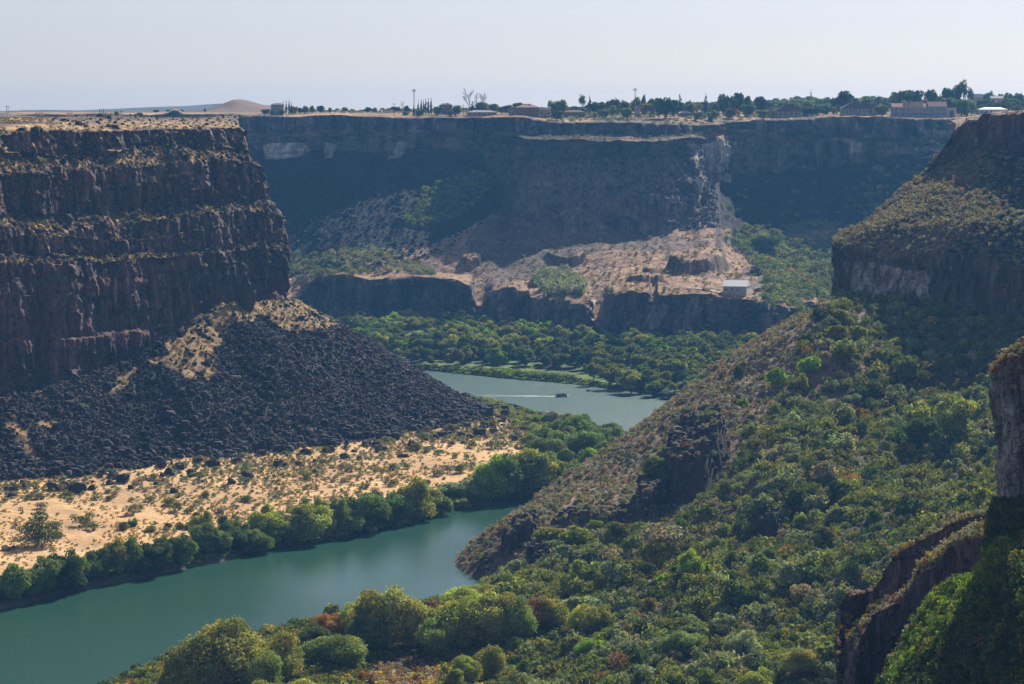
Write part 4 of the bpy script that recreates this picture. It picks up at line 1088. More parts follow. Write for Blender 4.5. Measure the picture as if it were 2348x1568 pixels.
# dry grass tufts over the sand
X, Y = jgrid(-260, 60, 720, 1290, 1.9, rng); z = bil(SPIT, X, Y); tl = spit_at(tals, X, Y); dsv = spit_at(dss, X, Y)
k = (tl < 0) & (dsv > 8) & (np.abs(X / Y) < .22) & (rng.random(len(X)) < sstep(-.3, .4, fbm(X * .05, Y * .03, 0, 4, 510)))
cols, _ = pick(rng, k.sum(), ['straw', 'grey-brown', 'golden'], [6, 1.2, .3])
scatter_mesh('grass', [(v * .45, f, c) for v, f, c in shrub_templates(31, 4, 2.4, 1.0, 22, .7)], np.stack([X, Y, z - .05], -1)[k], rng.uniform(.7, 1.3, (k.sum(), 1)) * np.ones((1, 3)), cols, M_leafc)
# larger sagebrush on the flat, one by one
NAMED_S = ['grey-brown', 'olive', 'grey-green']
SBM = [make_mesh('sage_bush', v, f, M_leaf, cols=c, link=False) for v, f, c in shrub_templates(91, 5, 3.6, 2.1, 220, .40, 8)]
hand = [(1008, 1090, 34), (1026, 1082, 30), (1050, 1084, 34), (1058, 1074, 26), (1080, 1070, 20), (1008, 1042, 24), (1045, 1050, 22), (1070, 1052, 20), (930, 1074, 26), (905, 1078, 28), (1078, 1028, 30), (1120, 1028, 36), (1150, 1026, 34), (960, 1030, 30), (980, 1036, 28), (94, 1166, 30), (65, 1144, 22), (12, 1150, 18), (205, 1188, 28), (190, 1205, 42), (212, 1214, 34), (300, 1178, 40), (385, 1160, 34), (325, 1172, 28), (398, 1172, 36), (435, 1176, 20), (340, 1150, 26), (250, 1148, 24), (300, 1150, 18), (225, 1146, 22), (265, 1138, 26), (160, 1150, 22), (8, 1172, 10), (40, 1240, 20), (35, 1205, 14)]
for x, y, s in hand: pass
X, Y = jgrid(-200, 40, 860, 1200, 12, rng); z = bil(SPIT, X, Y); tl = spit_at(tals, X, Y); dsv = spit_at(dss, X, Y); px, py = PX(np.stack([X, Y, z], -1))
k = (tl < -2) & (dsv > 14) & (px > 10) & (px < 1240) & (rng.random(len(X)) < .55) & ~inpoly(px, py, [(-50, 1160), (330, 1125), (420, 1160), (330, 1250), (-50, 1330)]) & ~inpoly(px, py, [(860, 1060), (1100, 1010), (1190, 1010), (1150, 1070), (1010, 1115)])
hand = hand + [(a, b, rng.uniform(18, 30)) for a, b in zip(px[k], py[k])]
for x, y, s in hand[:190]:
    r = cast(x, y, ['spit'])
    if not r: continue
    w = s * r[0].y / K; nm = NAMED_S[int(rng.integers(3))]
    o = bpy.data.objects.new('sage_bush', SBM[int(rng.integers(5))]); COL.objects.link(o); o.location = r[0] - Vector((0, 0, .15)); o.rotation_euler = (0, 0, rng.uniform(0, 6)); q = w / 3.3; o.scale = (q, q, q * .95)
    o.color = (*[float(t) for t in np.array(PAL[nm]) * rng.uniform(.8, 1.1)], 1)
    tag(o, None, 'shrub'); later_label(o, ('wide ' if s > 27 else 'small ' if s < 22 else '') + nm + ' bush', 'spit', 'sage bushes on the dry flat')

# ================================================================== trees along the near shore of the spit
def o_name(o):
    c = np.array(o.children[0].color[:3]); return min(PAL, key=lambda k: np.linalg.norm(np.array(PAL[k]) / np.linalg.norm(PAL[k]) - c / np.linalg.norm(c)) + .6 * abs(math.log(np.linalg.norm(PAL[k]) * 1.3 / np.linalg.norm(c))))
BANK = [(33, 1375, 66, 92, 'green'), (72, 1366, 60, 90, 'green'), (105, 1360, 80, 110, 'dark green'), (150, 1352, 76, 104, 'dark green'), (178, 1342, 50, 95, 'dark green'), (204, 1331, 62, 78, 'dark green'), (232, 1316, 62, 88, 'dark green'), (266, 1312, 62, 84, 'olive'), (300, 1312, 60, 84, 'green'), (325, 1313, 50, 52, 'dark green'), (356, 1306, 74, 80, 'dark green'), (382, 1290, 40, 66, 'green'), (418, 1292, 72, 78, 'dark green'),
    (461, 1225, 45, 72, 'olive'), (471, 1266, 74, 80, 'green'), (502, 1263, 62, 50, 'green'), (527, 1240, 70, 80, 'dark green'), (545, 1258, 60, 62, 'dark green'), (575, 1256, 56, 66, 'dark green'), (593, 1272, 68, 58, 'green'), (603, 1237, 75, 90, 'yellow-green'), (628, 1245, 56, 48, 'yellow-green'), (640, 1228, 50, 76, 'olive'), (662, 1246, 60, 78, 'dark green'), (690, 1236, 50, 84, 'dark green'), (712, 1243, 88, 98, 'yellow-green'), (745, 1236, 56, 92, 'olive'), (732, 1226, 60, 92, 'olive'),
    (770, 1226, 60, 96, 'dark green'), (792, 1236, 78, 100, 'green'), (838, 1216, 90, 118, 'dark green'), (872, 1212, 86, 122, 'dark green'), (910, 1206, 84, 116, 'green'), (950, 1198, 84, 104, 'olive'), (985, 1176, 56, 74, 'yellow-green'), (1013, 1183, 60, 66, 'green'), (960, 1200, 36, 22, 'green'), (992, 1192, 46, 26, 'green'), (1040, 1140, 64, 52, 'grey-green'), (1066, 1146, 60, 50, 'grey-green'), (1089, 1148, 42, 34, 'olive'), (1058, 1164, 40, 32, 'yellow-green'),
    (1130, 1145, 80, 92, 'bright green'), (1160, 1146, 86, 98, 'green'), (1190, 1141, 80, 88, 'green'), (1220, 1135, 96, 98, 'yellow-green'), (1255, 1126, 84, 80, 'green'), (1290, 1116, 70, 56, 'green'), (1330, 1100, 40, 34, 'yellow-green'), (1357, 1092, 58, 60, 'bright green'), (1296, 1064, 36, 34, 'green'),
    (1230, 1046, 62, 40, 'green'), (1262, 1052, 60, 46, 'green'), (1245, 1020, 60, 40, 'green'), (1215, 1024, 44, 28, 'olive'), (1290, 1030, 64, 50, 'green'), (1275, 1000, 50, 36, 'green'), (1322, 1040, 60, 50, 'green'), (1318, 1012, 66, 54, 'green'), (1350, 1040, 60, 50, 'green'), (1350, 1008, 64, 46, 'dark green'), (1385, 1060, 58, 46, 'green'), (1385, 1030, 60, 48, 'green'), (1412, 1050, 60, 50, 'dark green'), (1415, 1020, 50, 34, 'green'), (1425, 1082, 50, 36, 'green'), (1330, 985, 50, 34, 'green'), (1300, 975, 44, 26, 'olive'), (1265, 968, 34, 28, 'grey'), (1400, 1000, 44, 30, 'green'), (1290, 1098, 30, 20, 'olive')]
for x, y, w, h, cn in BANK:
    if x > 1100: w *= 1.15; h *= 1.28
    else: h *= RNG.uniform(.85, 1.18); w *= RNG.uniform(.85, 1.2)
    r = cast(x, y + 2, ['spit'])
    if not r:
        q = unz(x, y, .8); r = (Vector(q), 0)
    S = r[0].y / K
    o = add_tree('bank' if h > 30 else 'bush', r[0], w * S * 1.15, h * S, cn if cn != 'dark green' or RNG.random() < .4 else 'green')
    later_label(o, ('tall ' if h > 88 else 'low ' if h < 50 else '') + o_name(o) + ' tree', 'bank', 'trees along the shore of the dry flat')
for x, y, w, h, cn in ((283, 1215, 36, 24, 'olive'), (303, 1206, 30, 20, 'green'), (345, 1218, 34, 16, 'yellow-green'), (385, 1212, 26, 16, 'olive'), (412, 1212, 30, 18, 'olive'), (430, 1214, 22, 14, 'grey-green'), (133, 1232, 30, 16, 'golden'), (14, 1262, 34, 14, 'grey-brown'), (1140, 935, 40, 14, 'yellow-green'), (1178, 930, 46, 20, 'green'), (1110, 924, 40, 12, 'yellow-green'), (1080, 916, 34, 10, 'lime green'), (1215, 950, 40, 14, 'lime green'), (1235, 968, 50, 18, 'lime green'), (1200, 962, 46, 14, 'yellow-green'), (1255, 985, 50, 18, 'lime green'), (1225, 990, 50, 16, 'yellow-green'), (1195, 985, 44, 14, 'olive'), (1280, 1066, 40, 20, 'olive'), (1330, 1112, 44, 14, 'lime green'), (1300, 1124, 40, 14, 'lime green'), (700, 1258, 40, 10, 'green'), (760, 1246, 36, 12, 'yellow-green'), (665, 1268, 40, 12, 'green')):
    r = cast(x, y, ['spit'])
    if not r: continue
    S = r[0].y / K
    o = add_tree('bush', r[0], w * S, h * S, cn, name='shrub', cat='shrub', parts=False)
    later_label(o, cn + ' shrub', 'bank', 'shrubs at the edge of the dry flat')
r = cast(89, 1250, ['spit']); S = r[0].y / K
o = add_tree('pine', r[0], 88 * S, 80 * S, 'green', rz=.2, name='pine_tree'); o['label'] = 'lone ragged green pine on the sand beside its round shadow'
# reeds and grass at the water's edge
GR = shrub_templates(131, 5, 2.6, 1.2, 60, .5)
def shore_band(poly, s, cols, n, name='grass', hz=.6, sc=(.5, 1.1)):
    X, Y = jgrid(-260, 80, 680, 1500, s, rng); z = bil(SPIT, X, Y); px, py = PX(np.stack([X, Y, z], -1)); d_ = spit_at(dss, X, Y)
    k = inpoly(px, py, poly) & (d_ > 1.5) & (d_ < 60)
    X, Y, z = X[k], Y[k], z[k]; c_, _ = pick(rng, len(X), cols, n)
    scatter_mesh(name, GR, np.stack([X, Y, z - .1], -1), rng.uniform(*sc, (len(X), 1)) * np.array([[1, 1, hz]]), c_, M_leafc)
shore_band([(-20, 1400), (60, 1375), (110, 1362), (200, 1338), (300, 1316), (360, 1305), (470, 1270), (560, 1262), (700, 1232), (850, 1205), (1000, 1172), (1120, 1140), (1240, 1130), (1240, 1145), (1000, 1186), (850, 1215), (600, 1270), (460, 1300), (300, 1330), (100, 1376), (0, 1400)], 1.8, ['lime green', 'bright green', 'green', 'yellow-green'], [4, 2, 1, 1])
shore_band([(1050, 905), (1120, 915), (1300, 955), (1430, 1000), (1440, 1090), (1350, 1125), (1240, 1145), (1240, 1080), (1300, 1080), (1220, 1000), (1150, 950), (1040, 915)], 2.6, ['yellow-green', 'green', 'lime green', 'olive'], [2, 3, 2, 2], sc=(.8, 1.7))

# ================================================================== the wood on the far bank
rng = np.random.default_rng(77)
gp = [(770, 742), (900, 745), (1060, 752), (1200, 770), (1400, 792), (1560, 800), (1700, 800), (1790, 770), (1740, 830), (1640, 900), (1560, 912), (1480, 900), (1420, 888), (1380, 862), (1280, 846), (1150, 838), (1040, 836), (940, 838), (860, 815), (800, 780)]
X, Y = jgrid(-130, 180, 1290, 1760, 10.6, rng, jit=.4); pts = []
for a, b in zip(X, Y):
    r = drop(a, b, ['far'])
    if r is None: continue
    qx, qy = PX(np.array(r[0]))
    if inpoly(qx, qy, gp): pts.append((qx, qy, r[0]))
pts.sort(key=lambda q: -q[2].y)
n_own = 0; mass = []
for qx, qy, p in pts:
    fr = qy > interp(qx, [(770, 800), (1000, 825), (1400, 850), (1560, 885), (1700, 850)])
    names = ['green', 'dark green', 'olive', 'yellow-green', 'bright green', 'grey-green']; pp = [4, 3, 2, 1.4, 1, .8]
    if qx > 1350 and 830 < qy: pp = [3, 1, 2, 3, 1, .3]
    cn = names[int(rng.choice(6, p=np.array(pp) / sum(pp)))]
    h = rng.uniform(8, 14.5) * (.8 if fr else 1); w = h * rng.uniform(.95, 1.35)
    if not ((h > 11.5 or fr) and rng.random() < .62 and n_own < 92):
        mass.append((tuple(p), w, h, cn)); continue
    n_own += 1
    o = add_tree('grove', p - Vector((0, 0, .3)), w, h, cn, rng=rng)
    later_label(o, ('tall ' if h > 12 else '') + cn + ' tree', 'grove', 'trees of the wood on the far bank')
def unit_tree(seed):
    rg = np.random.default_rng(seed); v, f, c = lobes_cloud(rg, tree_lobes(rg, 1.0, 1.0, 16, .0), 1500, .075); return v, f, c
scatter_mesh('woods', [unit_tree(3000 + i) for i in range(5)], np.array([q[0] for q in mass]) - np.array([0, 0, .4]), np.array([(q[1], q[1], q[2]) for q in mass]), np.array([PAL[q[3]] for q in mass]) * rng.uniform(.85, 1.15, (len(mass), 1)), M_leafc)
for x, y, w, h, cn in ((1448, 905, 78, 62, 'yellow-green'), (1400, 892, 54, 52, 'olive'), (1500, 912, 56, 42, 'green'), (1360, 875, 50, 44, 'olive'), (1758, 575, 84, 58, 'green'), (1300, 775, 40, 46, 'grey'), (1660, 765, 40, 44, 'green'), (1540, 915, 60, 24, 'grey-green'), (1580, 905, 60, 36, 'grey-green')):
    r = cast(x, y - 2, ['far']); S = r[0].y / K
    o = add_tree('grove' if x != 1758 else 'bank', r[0], w * S, h * S, cn)
    later_label(o, 'big ' + cn + ' tree', 'grove', None)
# the willow thicket and the scrub of the benches
def far_bushes(poly, s, names, p, sc, h=1.0, keep=1.0, box=(-250, 330, 1350, 2015), nz=.3, tm=SBB, name='shrubbery'):
    Q = far_sample(poly, s, ['far'], rng, keep, box=box); Q = Q[Q[:, 5] > nz]
    c_, _ = pick(rng, len(Q), names, p)
    scatter_mesh(name, tm, Q[:, :3], rng.uniform(*sc, (len(Q), 1)) * np.array([[1, 1, h]]), c_, M_leafc)
far_bushes([(1218, 650), (1240, 630), (1290, 625), (1340, 655), (1335, 680), (1260, 680)], 4, ['grey', 'grey-green'], [2, 2], (1.0, 1.9), 1.4, box=(0, 60, 1560, 1760))
far_bushes([(570, 570), (720, 585), (840, 570), (950, 590), (1010, 640), (900, 625), (700, 640), (570, 670)], 5, ['green', 'grey-green', 'grey-brown', 'olive'], [3, 2, 2, 2], (.6, 1.4), keep=.7, box=(-220, -30, 1720, 1920))
far_bushes([(925, 520), (960, 440), (1050, 400), (1140, 400), (1120, 450), (1030, 500), (960, 530)], 5, ['green', 'grey-green', 'bright green'], [3, 2, 1], (.8, 1.5), keep=.75, box=(-110, 0, 1800, 1990))
far_bushes([(1650, 545), (1720, 520), (1850, 500), (1960, 520), (1960, 740), (1800, 790), (1740, 740), (1760, 640), (1700, 580)], 4.6, ['green', 'grey-green', 'yellow-green', 'olive', 'rust-brown'], [3, 3, 1, 1.5, .5], (.8, 1.8), keep=.85, box=(120, 260, 1500, 1900))
far_bushes([(1560, 690), (1760, 690), (1900, 700), (1740, 790), (1600, 790)], 5, ['grey-brown', 'grey-green', 'grey'], [3, 1, 1], (.5, 1.1), keep=.6, box=(90, 230, 1480, 1720), nz=.1)
far_bushes([(1050, 560), (1750, 520), (1760, 700), (1100, 690)], 6.5, ['grey-brown', 'olive', 'rust-brown', 'green'], [4, 1.5, 1, .6], (.3, .8), keep=.5, box=(-40, 180, 1500, 1850))
far_bushes([(1960, 440), (2110, 290), (2230, 270), (2230, 420), (2000, 560)], 6, ['green', 'grey-green', 'bright green', 'grey-brown'], [3, 3, 1.2, 1], (.8, 1.7), keep=.6, box=(240, 400, 1850, 2020), nz=.05)
far_bushes([(1600, 430), (2000, 400), (2000, 560), (1640, 540)], 8, ['green', 'grey-green', 'yellow-green'], [3, 3, 1], (.5, 1.3), keep=.25, box=(130, 330, 1800, 2010), nz=.05)
# grass tussocks below the wood
Q = far_sample([(960, 838), (1150, 848), (1300, 862), (1420, 888), (1400, 893), (1250, 876), (1050, 858), (950, 846)], 2.4, ['far'], rng, box=(-60, 90, 1330, 1520))
c_, _ = pick(rng, len(Q), ['lime green', 'bright green', 'green', 'grey-green'], [1, 2, 3, 1])
scatter_mesh('grass', GR, Q[:, :3], rng.uniform(.9, 1.7, (len(Q), 1)) * np.array([[1, 1, .8]]), c_, M_leafc)

# ================================================================== plants of the near hillside
rng = np.random.default_rng(99)
def hill_z(X, Y): return bil(HILL, X, Y)
gy_, gx_ = np.gradient(HILL[2], HILL[1], HILL[0])
def zone(px, py):
    """0 sage side (upper left), 1 green side (lower right)"""
    d = (px - np.interp(py, [660, 800, 900, 1000, 1100, 1200, 1260, 1320], [1935, 1850, 1810, 1740, 1680, 1560, 1240, 1150]))
    return sstep(-45, 45, d)
X, Y = jgrid(-60, 235, 560, 1135, 2.35, rng); z = hill_z(X, Y); px, py = PX(np.stack([X, Y, z], -1)); zn = zone(px, py + 30 * vnoise(X * .05, Y * .05, 0, 1))
sl = np.hypot(bil((HILL[0], HILL[1], gx_), X, Y), bil((HILL[0], HILL[1], gy_), X, Y))
bare_g = inpoly(px, py, [(1840, 862), (1905, 815), (1920, 824), (1850, 884)]) | inpoly(px, py, [(1108, 1340), (1150, 1290), (1178, 1300), (1120, 1345)]) | inpoly(px, py, [(845, 1530), (920, 1510), (1010, 1530), (1010, 1580), (820, 1580)]) | inpoly(px, py, [(1140, 1535), (1260, 1500), (1330, 1490), (1300, 1525), (1180, 1560)])
ok = (z > 1.2) & (np.abs(X / Y) < .23) & (sl < 1.35) & (py < 1640) & ~bare_g
k = ok & (zn < .6) & (rng.random(len(X)) < .86)
c_, _ = pick(rng, k.sum(), ['grey-brown', 'grey', 'rust-brown', 'olive', 'grey-green', 'golden'], [6, 2.5, .7, .8, 1, .12], .25)
TS = shrub_templates(151, 7, 2.5, 1.7, 90, .42)
scatter_mesh('shrubbery', TS, np.stack([X, Y, z - .15], -1)[k], rng.uniform(.5, 1.12, (k.sum(), 1)) * rng.uniform(.85, 1.15, (k.sum(), 3)), c_, M_leafc)
X, Y = jgrid(-60, 235, 560, 1135, 3.4, rng); z = hill_z(X, Y); px, py = PX(np.stack([X, Y, z], -1)); zn = zone(px, py + 30 * vnoise(X * .05, Y * .05, 0, 1))
sl = np.hypot(bil((HILL[0], HILL[1], gx_), X, Y), bil((HILL[0], HILL[1], gy_), X, Y))
bare_g = inpoly(px, py, [(1840, 862), (1905, 815), (1920, 824), (1850, 884)]) | inpoly(px, py, [(1108, 1340), (1150, 1290), (1178, 1300), (1120, 1345)]) | inpoly(px, py, [(845, 1530), (920, 1510), (1010, 1530), (1010, 1580), (820, 1580)]) | inpoly(px, py, [(1140, 1535), (1260, 1500), (1330, 1490), (1300, 1525), (1180, 1560)])
ok = (z > 1.2) & (np.abs(X / Y) < .23) & (sl < 1.5) & (py < 1660) & ~bare_g
k = ok & (zn > .4) & (rng.random(len(X)) < .92)
w_ = fbm(X * .03, Y * .03, 0, 3, 300)[k]
c_, _ = pick(rng, k.sum(), ['green', 'grey-green', 'olive', 'yellow-green', 'grey-brown', 'rust-brown', 'dark green', 'golden'], [3.4, 4.4, 2.6, 1.2, 1.0, .1, 2.2, .04], .2)
c2, _ = pick(rng, k.sum(), ['olive', 'yellow-green', 'golden', 'rust-brown', 'orange'], [6, 2, .15, .2, .03], .2)
c_ = np.where(((w_ > .12) & (rng.random(len(w_)) < .6))[:, None], c2, c_)
TG = shrub_templates(171, 8, 4.2, 3.0, 260, .44, 9)
scatter_mesh('shrubbery', TG, np.stack([X, Y, z - .3], -1)[k], np.clip(rng.gamma(5, .165, (k.sum(), 1)), .35, 1.9) * rng.uniform(.85, 1.15, (k.sum(), 3)), c_, M_leafc)

# the 300 largest as shrubs of their own
cand = []
X, Y = jgrid(-60, 235, 570, 1120, 9.0, rng); z = hill_z(X, Y); px, py = PX(np.stack([X, Y, z], -1)); zn = zone(px, py)
for i in rng.permutation(len(X)):
    if z[i] < 2 or not (1110 < px[i] < 2345 and 690 < py[i] < 1580) or abs(X[i] / Y[i]) > .205: continue
    r = cast(float(px[i]), float(py[i]) - 4)
    if r is None or r[3] != 'hill' or abs(r[0].y - Y[i]) > 25: continue
    cand.append((X[i], Y[i], z[i], px[i], py[i], zn[i]))
for X_, Y_, z_, a, b, q in cand[:285]:
    if q < .5:
        nm = ['grey-brown', 'olive', 'grey-green', 'rust-brown', 'green'][int(rng.choice(5, p=[.42, .15, .2, .13, .1]))]; w = rng.uniform(3, 4.6); h = w * .55
    else:
        nm = ['green', 'grey-green', 'olive', 'yellow-green', 'dark green', 'rust-brown', 'golden', 'grey-brown'][int(rng.choice(8, p=[.22, .27, .2, .09, .16, .005, .005, .05]))]; w = rng.uniform(5.5, 9) if rng.random() < .7 else rng.uniform(9, 13); h = w * rng.uniform(.55, .8)
    o = add_tree('bush', (X_, Y_, z_ - .3), w, h, nm, name='shrub', cat='shrub', parts=False, rng=rng)
    later_label(o, nm + ' shrub', 'hill', 'shrubs of the near hillside')
# trees and bushes one picks out at once: x, base y, width, height, colour, name, label
HT = [(2189, 1005, 118, 120, 'yellow-green', 'bank', 'glowing yellow-green tree beside the dark slope under the right cliff'),
      (2108, 1022, 86, 84, 'dark green', 'bank', None), (2066, 908, 34, 34, 'grey-green', 'bush', None), (1978, 966, 48, 40, 'orange', 'bush', 'bright orange bush in the middle of the green hillside'), (1929, 782, 50, 44, 'green', 'bush', None), (1900, 802, 40, 28, 'bright green', 'bush', None), (1857, 852, 66, 46, 'bright green', 'bush', None), (1781, 888, 60, 50, 'bright green', 'bush', None), (1695, 866, 38, 32, 'dark green', 'bush', None), (1702, 932, 40, 24, 'lime green', 'bush', None), (1616, 970, 40, 34, 'green', 'bush', None), (1502, 1102, 78, 66, 'green', 'bank', 'round green tree against the dark rock rib above the shore'),
      (1513, 1302, 130, 108, 'grey-brown', 'sparse', None), (1513, 1304, 110, 84, 'olive', 'bank', 'broad brownish olive tree beside the lime green tree'), (1583, 1338, 66, 88, 'lime green', 'bank', 'lime green upright tree standing out on the lower slope'), (1640, 1284, 76, 68, 'green', 'bank', None), (1519, 1350, 62, 46, 'bright green', 'bush', None), (1615, 1332, 38, 46, 'bright green', 'bush', None), (1321, 1242, 110, 46, 'yellow-green', 'bush', 'wide yellowish bush below the flat dark rocks'), (1260, 1240, 100, 42, 'olive', 'bush', None), (1365, 1215, 44, 30, 'lime green', 'bush', None), (1385, 1198, 34, 24, 'yellow-green', 'bush', None),
      (1880, 740, 60, 40, 'dark green', 'bush', None), (1850, 790, 50, 34, 'dark green', 'bush', None), (1905, 720, 36, 30, 'olive', 'bush', None), (2350, 1430, 60, 50, 'bright green', 'bush', None)]
for x, y, w, h, cn, kd, lb in HT:
    r = cast(x, y, ['hill']); 
    if not r: continue
    S = r[0].y / K
    nm = 'shrub' if kd == 'bush' else 'broadleaf_tree'
    o = add_tree(kd, r[0], w * S, h * S, cn, name=nm, cat='shrub' if kd == 'bush' else 'tree', parts=kd != 'bush', rng=rng)
    if lb: o['label'] = lb
    else: later_label(o, 'big ' + cn + (' bush' if kd == 'bush' else ' tree'), 'hill')
# foreground trees: x, crown bottom y, width, height, colour, distance of the trunk
FT = [(500, 1600, 185, 178, 'olive', 628), (560, 1590, 100, 120, 'yellow-green', 634), (636, 1565, 112, 124, 'olive', 645), (600, 1600, 100, 110, 'green', 622), (392, 1605, 60, 82, 'olive', 626), (440, 1600, 110, 120, 'olive', 626), (740, 1552, 96, 98, 'green', 668), (800, 1555, 90, 105, 'green', 664), (725, 1520, 70, 90, 'dark green', 690), (770, 1482, 74, 80, 'orange', 705), (735, 1475, 50, 62, 'rust-brown', 712), (762, 1440, 56, 66, 'grey-green', 742), (815, 1480, 80, 96, 'yellow-green', 705), (885, 1502, 150, 166, 'olive', 690), (850, 1500, 90, 120, 'dark green', 686), (940, 1500, 90, 126, 'olive', 692), (985, 1496, 84, 110, 'olive', 694), (1040, 1500, 110, 130, 'yellow-green', 688), (1000, 1515, 90, 100, 'green', 680),
      (1095, 1490, 104, 138, 'yellow-green', 696), (1135, 1500, 110, 146, 'olive', 690), (1172, 1496, 90, 130, 'green', 690), (1060, 1440, 80, 100, 'yellow-green', 735), (1120, 1420, 80, 86, 'olive', 748), (1215, 1480, 84, 116, 'rust-brown', 702), (1258, 1476, 86, 114, 'olive', 704), (1290, 1470, 60, 84, 'olive', 708), (1335, 1492, 60, 108, 'yellow-green', 696), (1362, 1494, 84, 108, 'olive', 694), (1362, 1545, 70, 86, 'bright green', 664), (1122, 1568, 66, 96, 'olive', 650), (1070, 1580, 60, 84, 'yellow-green', 640), (1040, 1590, 50, 70, 'yellow-green', 630), (690, 1620, 90, 70, 'yellow-green', 608), (760, 1625, 80, 62, 'olive', 606), (620, 1640, 120, 86, 'olive', 600), (840, 1575, 44, 40, 'rust-brown', 642), (1185, 1530, 60, 40, 'green', 668), (1410, 1500, 60, 60, 'grey-green', 688), (1240, 1545, 70, 24, 'green', 655),
      (1780, 1568, 90, 84, 'yellow-green', 622), (1840, 1590, 100, 110, 'olive', 606), (1730, 1600, 80, 70, 'yellow-green', 600), (1700, 1500, 80, 60, 'grey-green', 640), (1560, 1500, 90, 60, 'green', 652), (1610, 1560, 90, 50, 'grey-green', 622), (1470, 1560, 80, 44, 'grey-green', 628)]
for x, y, w, h, cn, Yd in FT:
    X_ = (x - 1174) * Yd / K; z_ = float(hill_z(X_, Yd)); S = Yd / K
    ztop = H - (y - h - 250) * S; hh = max(ztop - z_, 2.5)
    hh *= 1.08
    o = add_tree('fore' if w > 58 and hh > 6 else 'bush', (X_, Yd, z_ - .3), w * S * 1.22, hh, cn, rng=rng, name='broadleaf_tree' if hh > 6 else 'shrub', cat='tree' if hh > 6 else 'shrub', parts=hh > 6)
    later_label(o, ('big ' if w > 100 else '') + cn + (' tree' if hh > 6 else ' bush'), 'fore', 'trees at the near river bend', pos=(X_, Yd, z_ + hh * .6))

# bushes of the upper right slope, and of the near bluff
def cast_scatter(poly, n, names, tm, cn, cp, sc, mat=None, key=None, nm='shrubbery', nz=.4, sink=.2):
    poly = np.array(poly, float); out = []
    lo = poly.min(0); hi = poly.max(0)
    cx = []
    for c_ in ((lo[0], lo[1]), (hi[0], lo[1]), (lo[0], hi[1]), (hi[0], hi[1]), ((lo[0] + hi[0]) / 2, (lo[1] + hi[1]) / 2)) + tuple(map(tuple, poly)):
        r = cast(c_[0], c_[1], names)
        if r: cx.append((r[0].x, r[0].y))
    cx = np.array(cx); a0, a1, b0, b1 = cx[:, 0].min() - 3, cx[:, 0].max() + 3, cx[:, 1].min() - 6, cx[:, 1].max() + 6
    s = math.sqrt((a1 - a0) * (b1 - b0) / n)
    X, Y = jgrid(a0, a1, b0, b1, s, rng)
    for a, b in zip(X, Y):
        r = drop(a, b, names)
        if r and abs(r[1].z) > nz:
            qx, qy = PX(np.array(r[0]))
            if inpoly(qx, qy, poly): out.append((r[0].x, r[0].y, r[0].z - sink))
    if not out: return None
    out = np.array(out); c2, _ = pick(rng, len(out), cn, cp, .25)
    return scatter_mesh(nm, tm, out, rng.uniform(*sc, (len(out), 1)) * rng.uniform(.85, 1.15, (len(out), 3)), c2, M_leafc)
cast_scatter([(1900, 545), (1985, 492), (2070, 425), (2135, 375), (2150, 350), (2230, 350), (2285, 370), (2290, 520), (2380, 560), (2380, 615), (2250, 600), (2100, 590), (1930, 572)], 3300, ['rcliff'], TS, ['grey-brown', 'olive', 'rust-brown', 'grey'], [6, .7, .4, 2.5], (.6, 1.25))
cast_scatter([(2230, 350), (2380, 340), (2380, 600), (2280, 520)], 700, ['rcliff'], TS, ['grey', 'dark green', 'grey-brown'], [2, 2, 1], (.6, 1.2))
a = cast_scatter([(2195, 290), (2348, 250), (2348, 285), (2200, 300)], 260, ['rcliff'], TS, ['grey-brown', 'rust-brown'], [2, 1], (.3, .6))
TN = shrub_templates(191, 8, 1.7, 1.3, 130, .22, 8)
def box_scatter(polys, s_, names, tm, cn, cp, sc, box, nz=.15, nm='shrubbery', sink=.15, keep=1.0):
    X, Y = jgrid(*box, s_, rng, keep); out = []
    for a, b in zip(X, Y):
        r = drop(a, b, names)
        if r and abs(r[1].z) > nz:
            qx, qy = PX(np.array(r[0]))
            if any(inpoly(qx, qy, p) for p in polys): out.append((r[0].x, r[0].y, r[0].z - sink))
    out = np.array(out); c2, _ = pick(rng, len(out), cn, cp, .25)
    return scatter_mesh(nm, tm, out, rng.uniform(*sc, (len(out), 1)) * rng.uniform(.85, 1.15, (len(out), 3)), c2, M_leafc)
BB = (44, 125, 270, 495)
box_scatter([[(2090, 1250), (2200, 1185), (2300, 1150), (2300, 1235), (2190, 1262), (2110, 1310)]], 1.0, ['bluff'], TN, ['grey-brown', 'rust-brown', 'grey', 'golden'], [4, 1.4, 2, .6], (.7, 1.3), BB, .2)
box_scatter([[(1915, 1400), (1943, 1355), (2008, 1335), (2052, 1262), (2111, 1232), (2120, 1300), (2060, 1390), (2000, 1440), (1970, 1580), (1915, 1580)]], 1.2, ['bluff'], TN, ['rust-brown', 'grey-brown', 'dark green', 'olive'], [2, 3, 2, 1], (.5, 1.1), BB, .35, keep=.7)
box_scatter([[(1990, 1440), (2110, 1300), (2170, 1262), (2240, 1240), (2200, 1330), (2120, 1400), (2050, 1500), (1990, 1580)]], 1.5, ['bluff'], TN, ['grey-brown', 'dark green', 'rust-brown'], [3, 3, 1], (.4, 1.0), BB, .3, keep=.5)
box_scatter([[(2049, 1507), (2120, 1391), (2173, 1341), (2236, 1307), (2267, 1242), (2320, 1230), (2320, 1330), (2190, 1440), (2130, 1520), (2090, 1600), (2010, 1600)]], .85, ['bluff'], TN, ['bright green', 'lime green', 'olive', 'green', 'golden'], [3, 1.2, 2, 2, .4], (.6, 1.3), BB, .05)
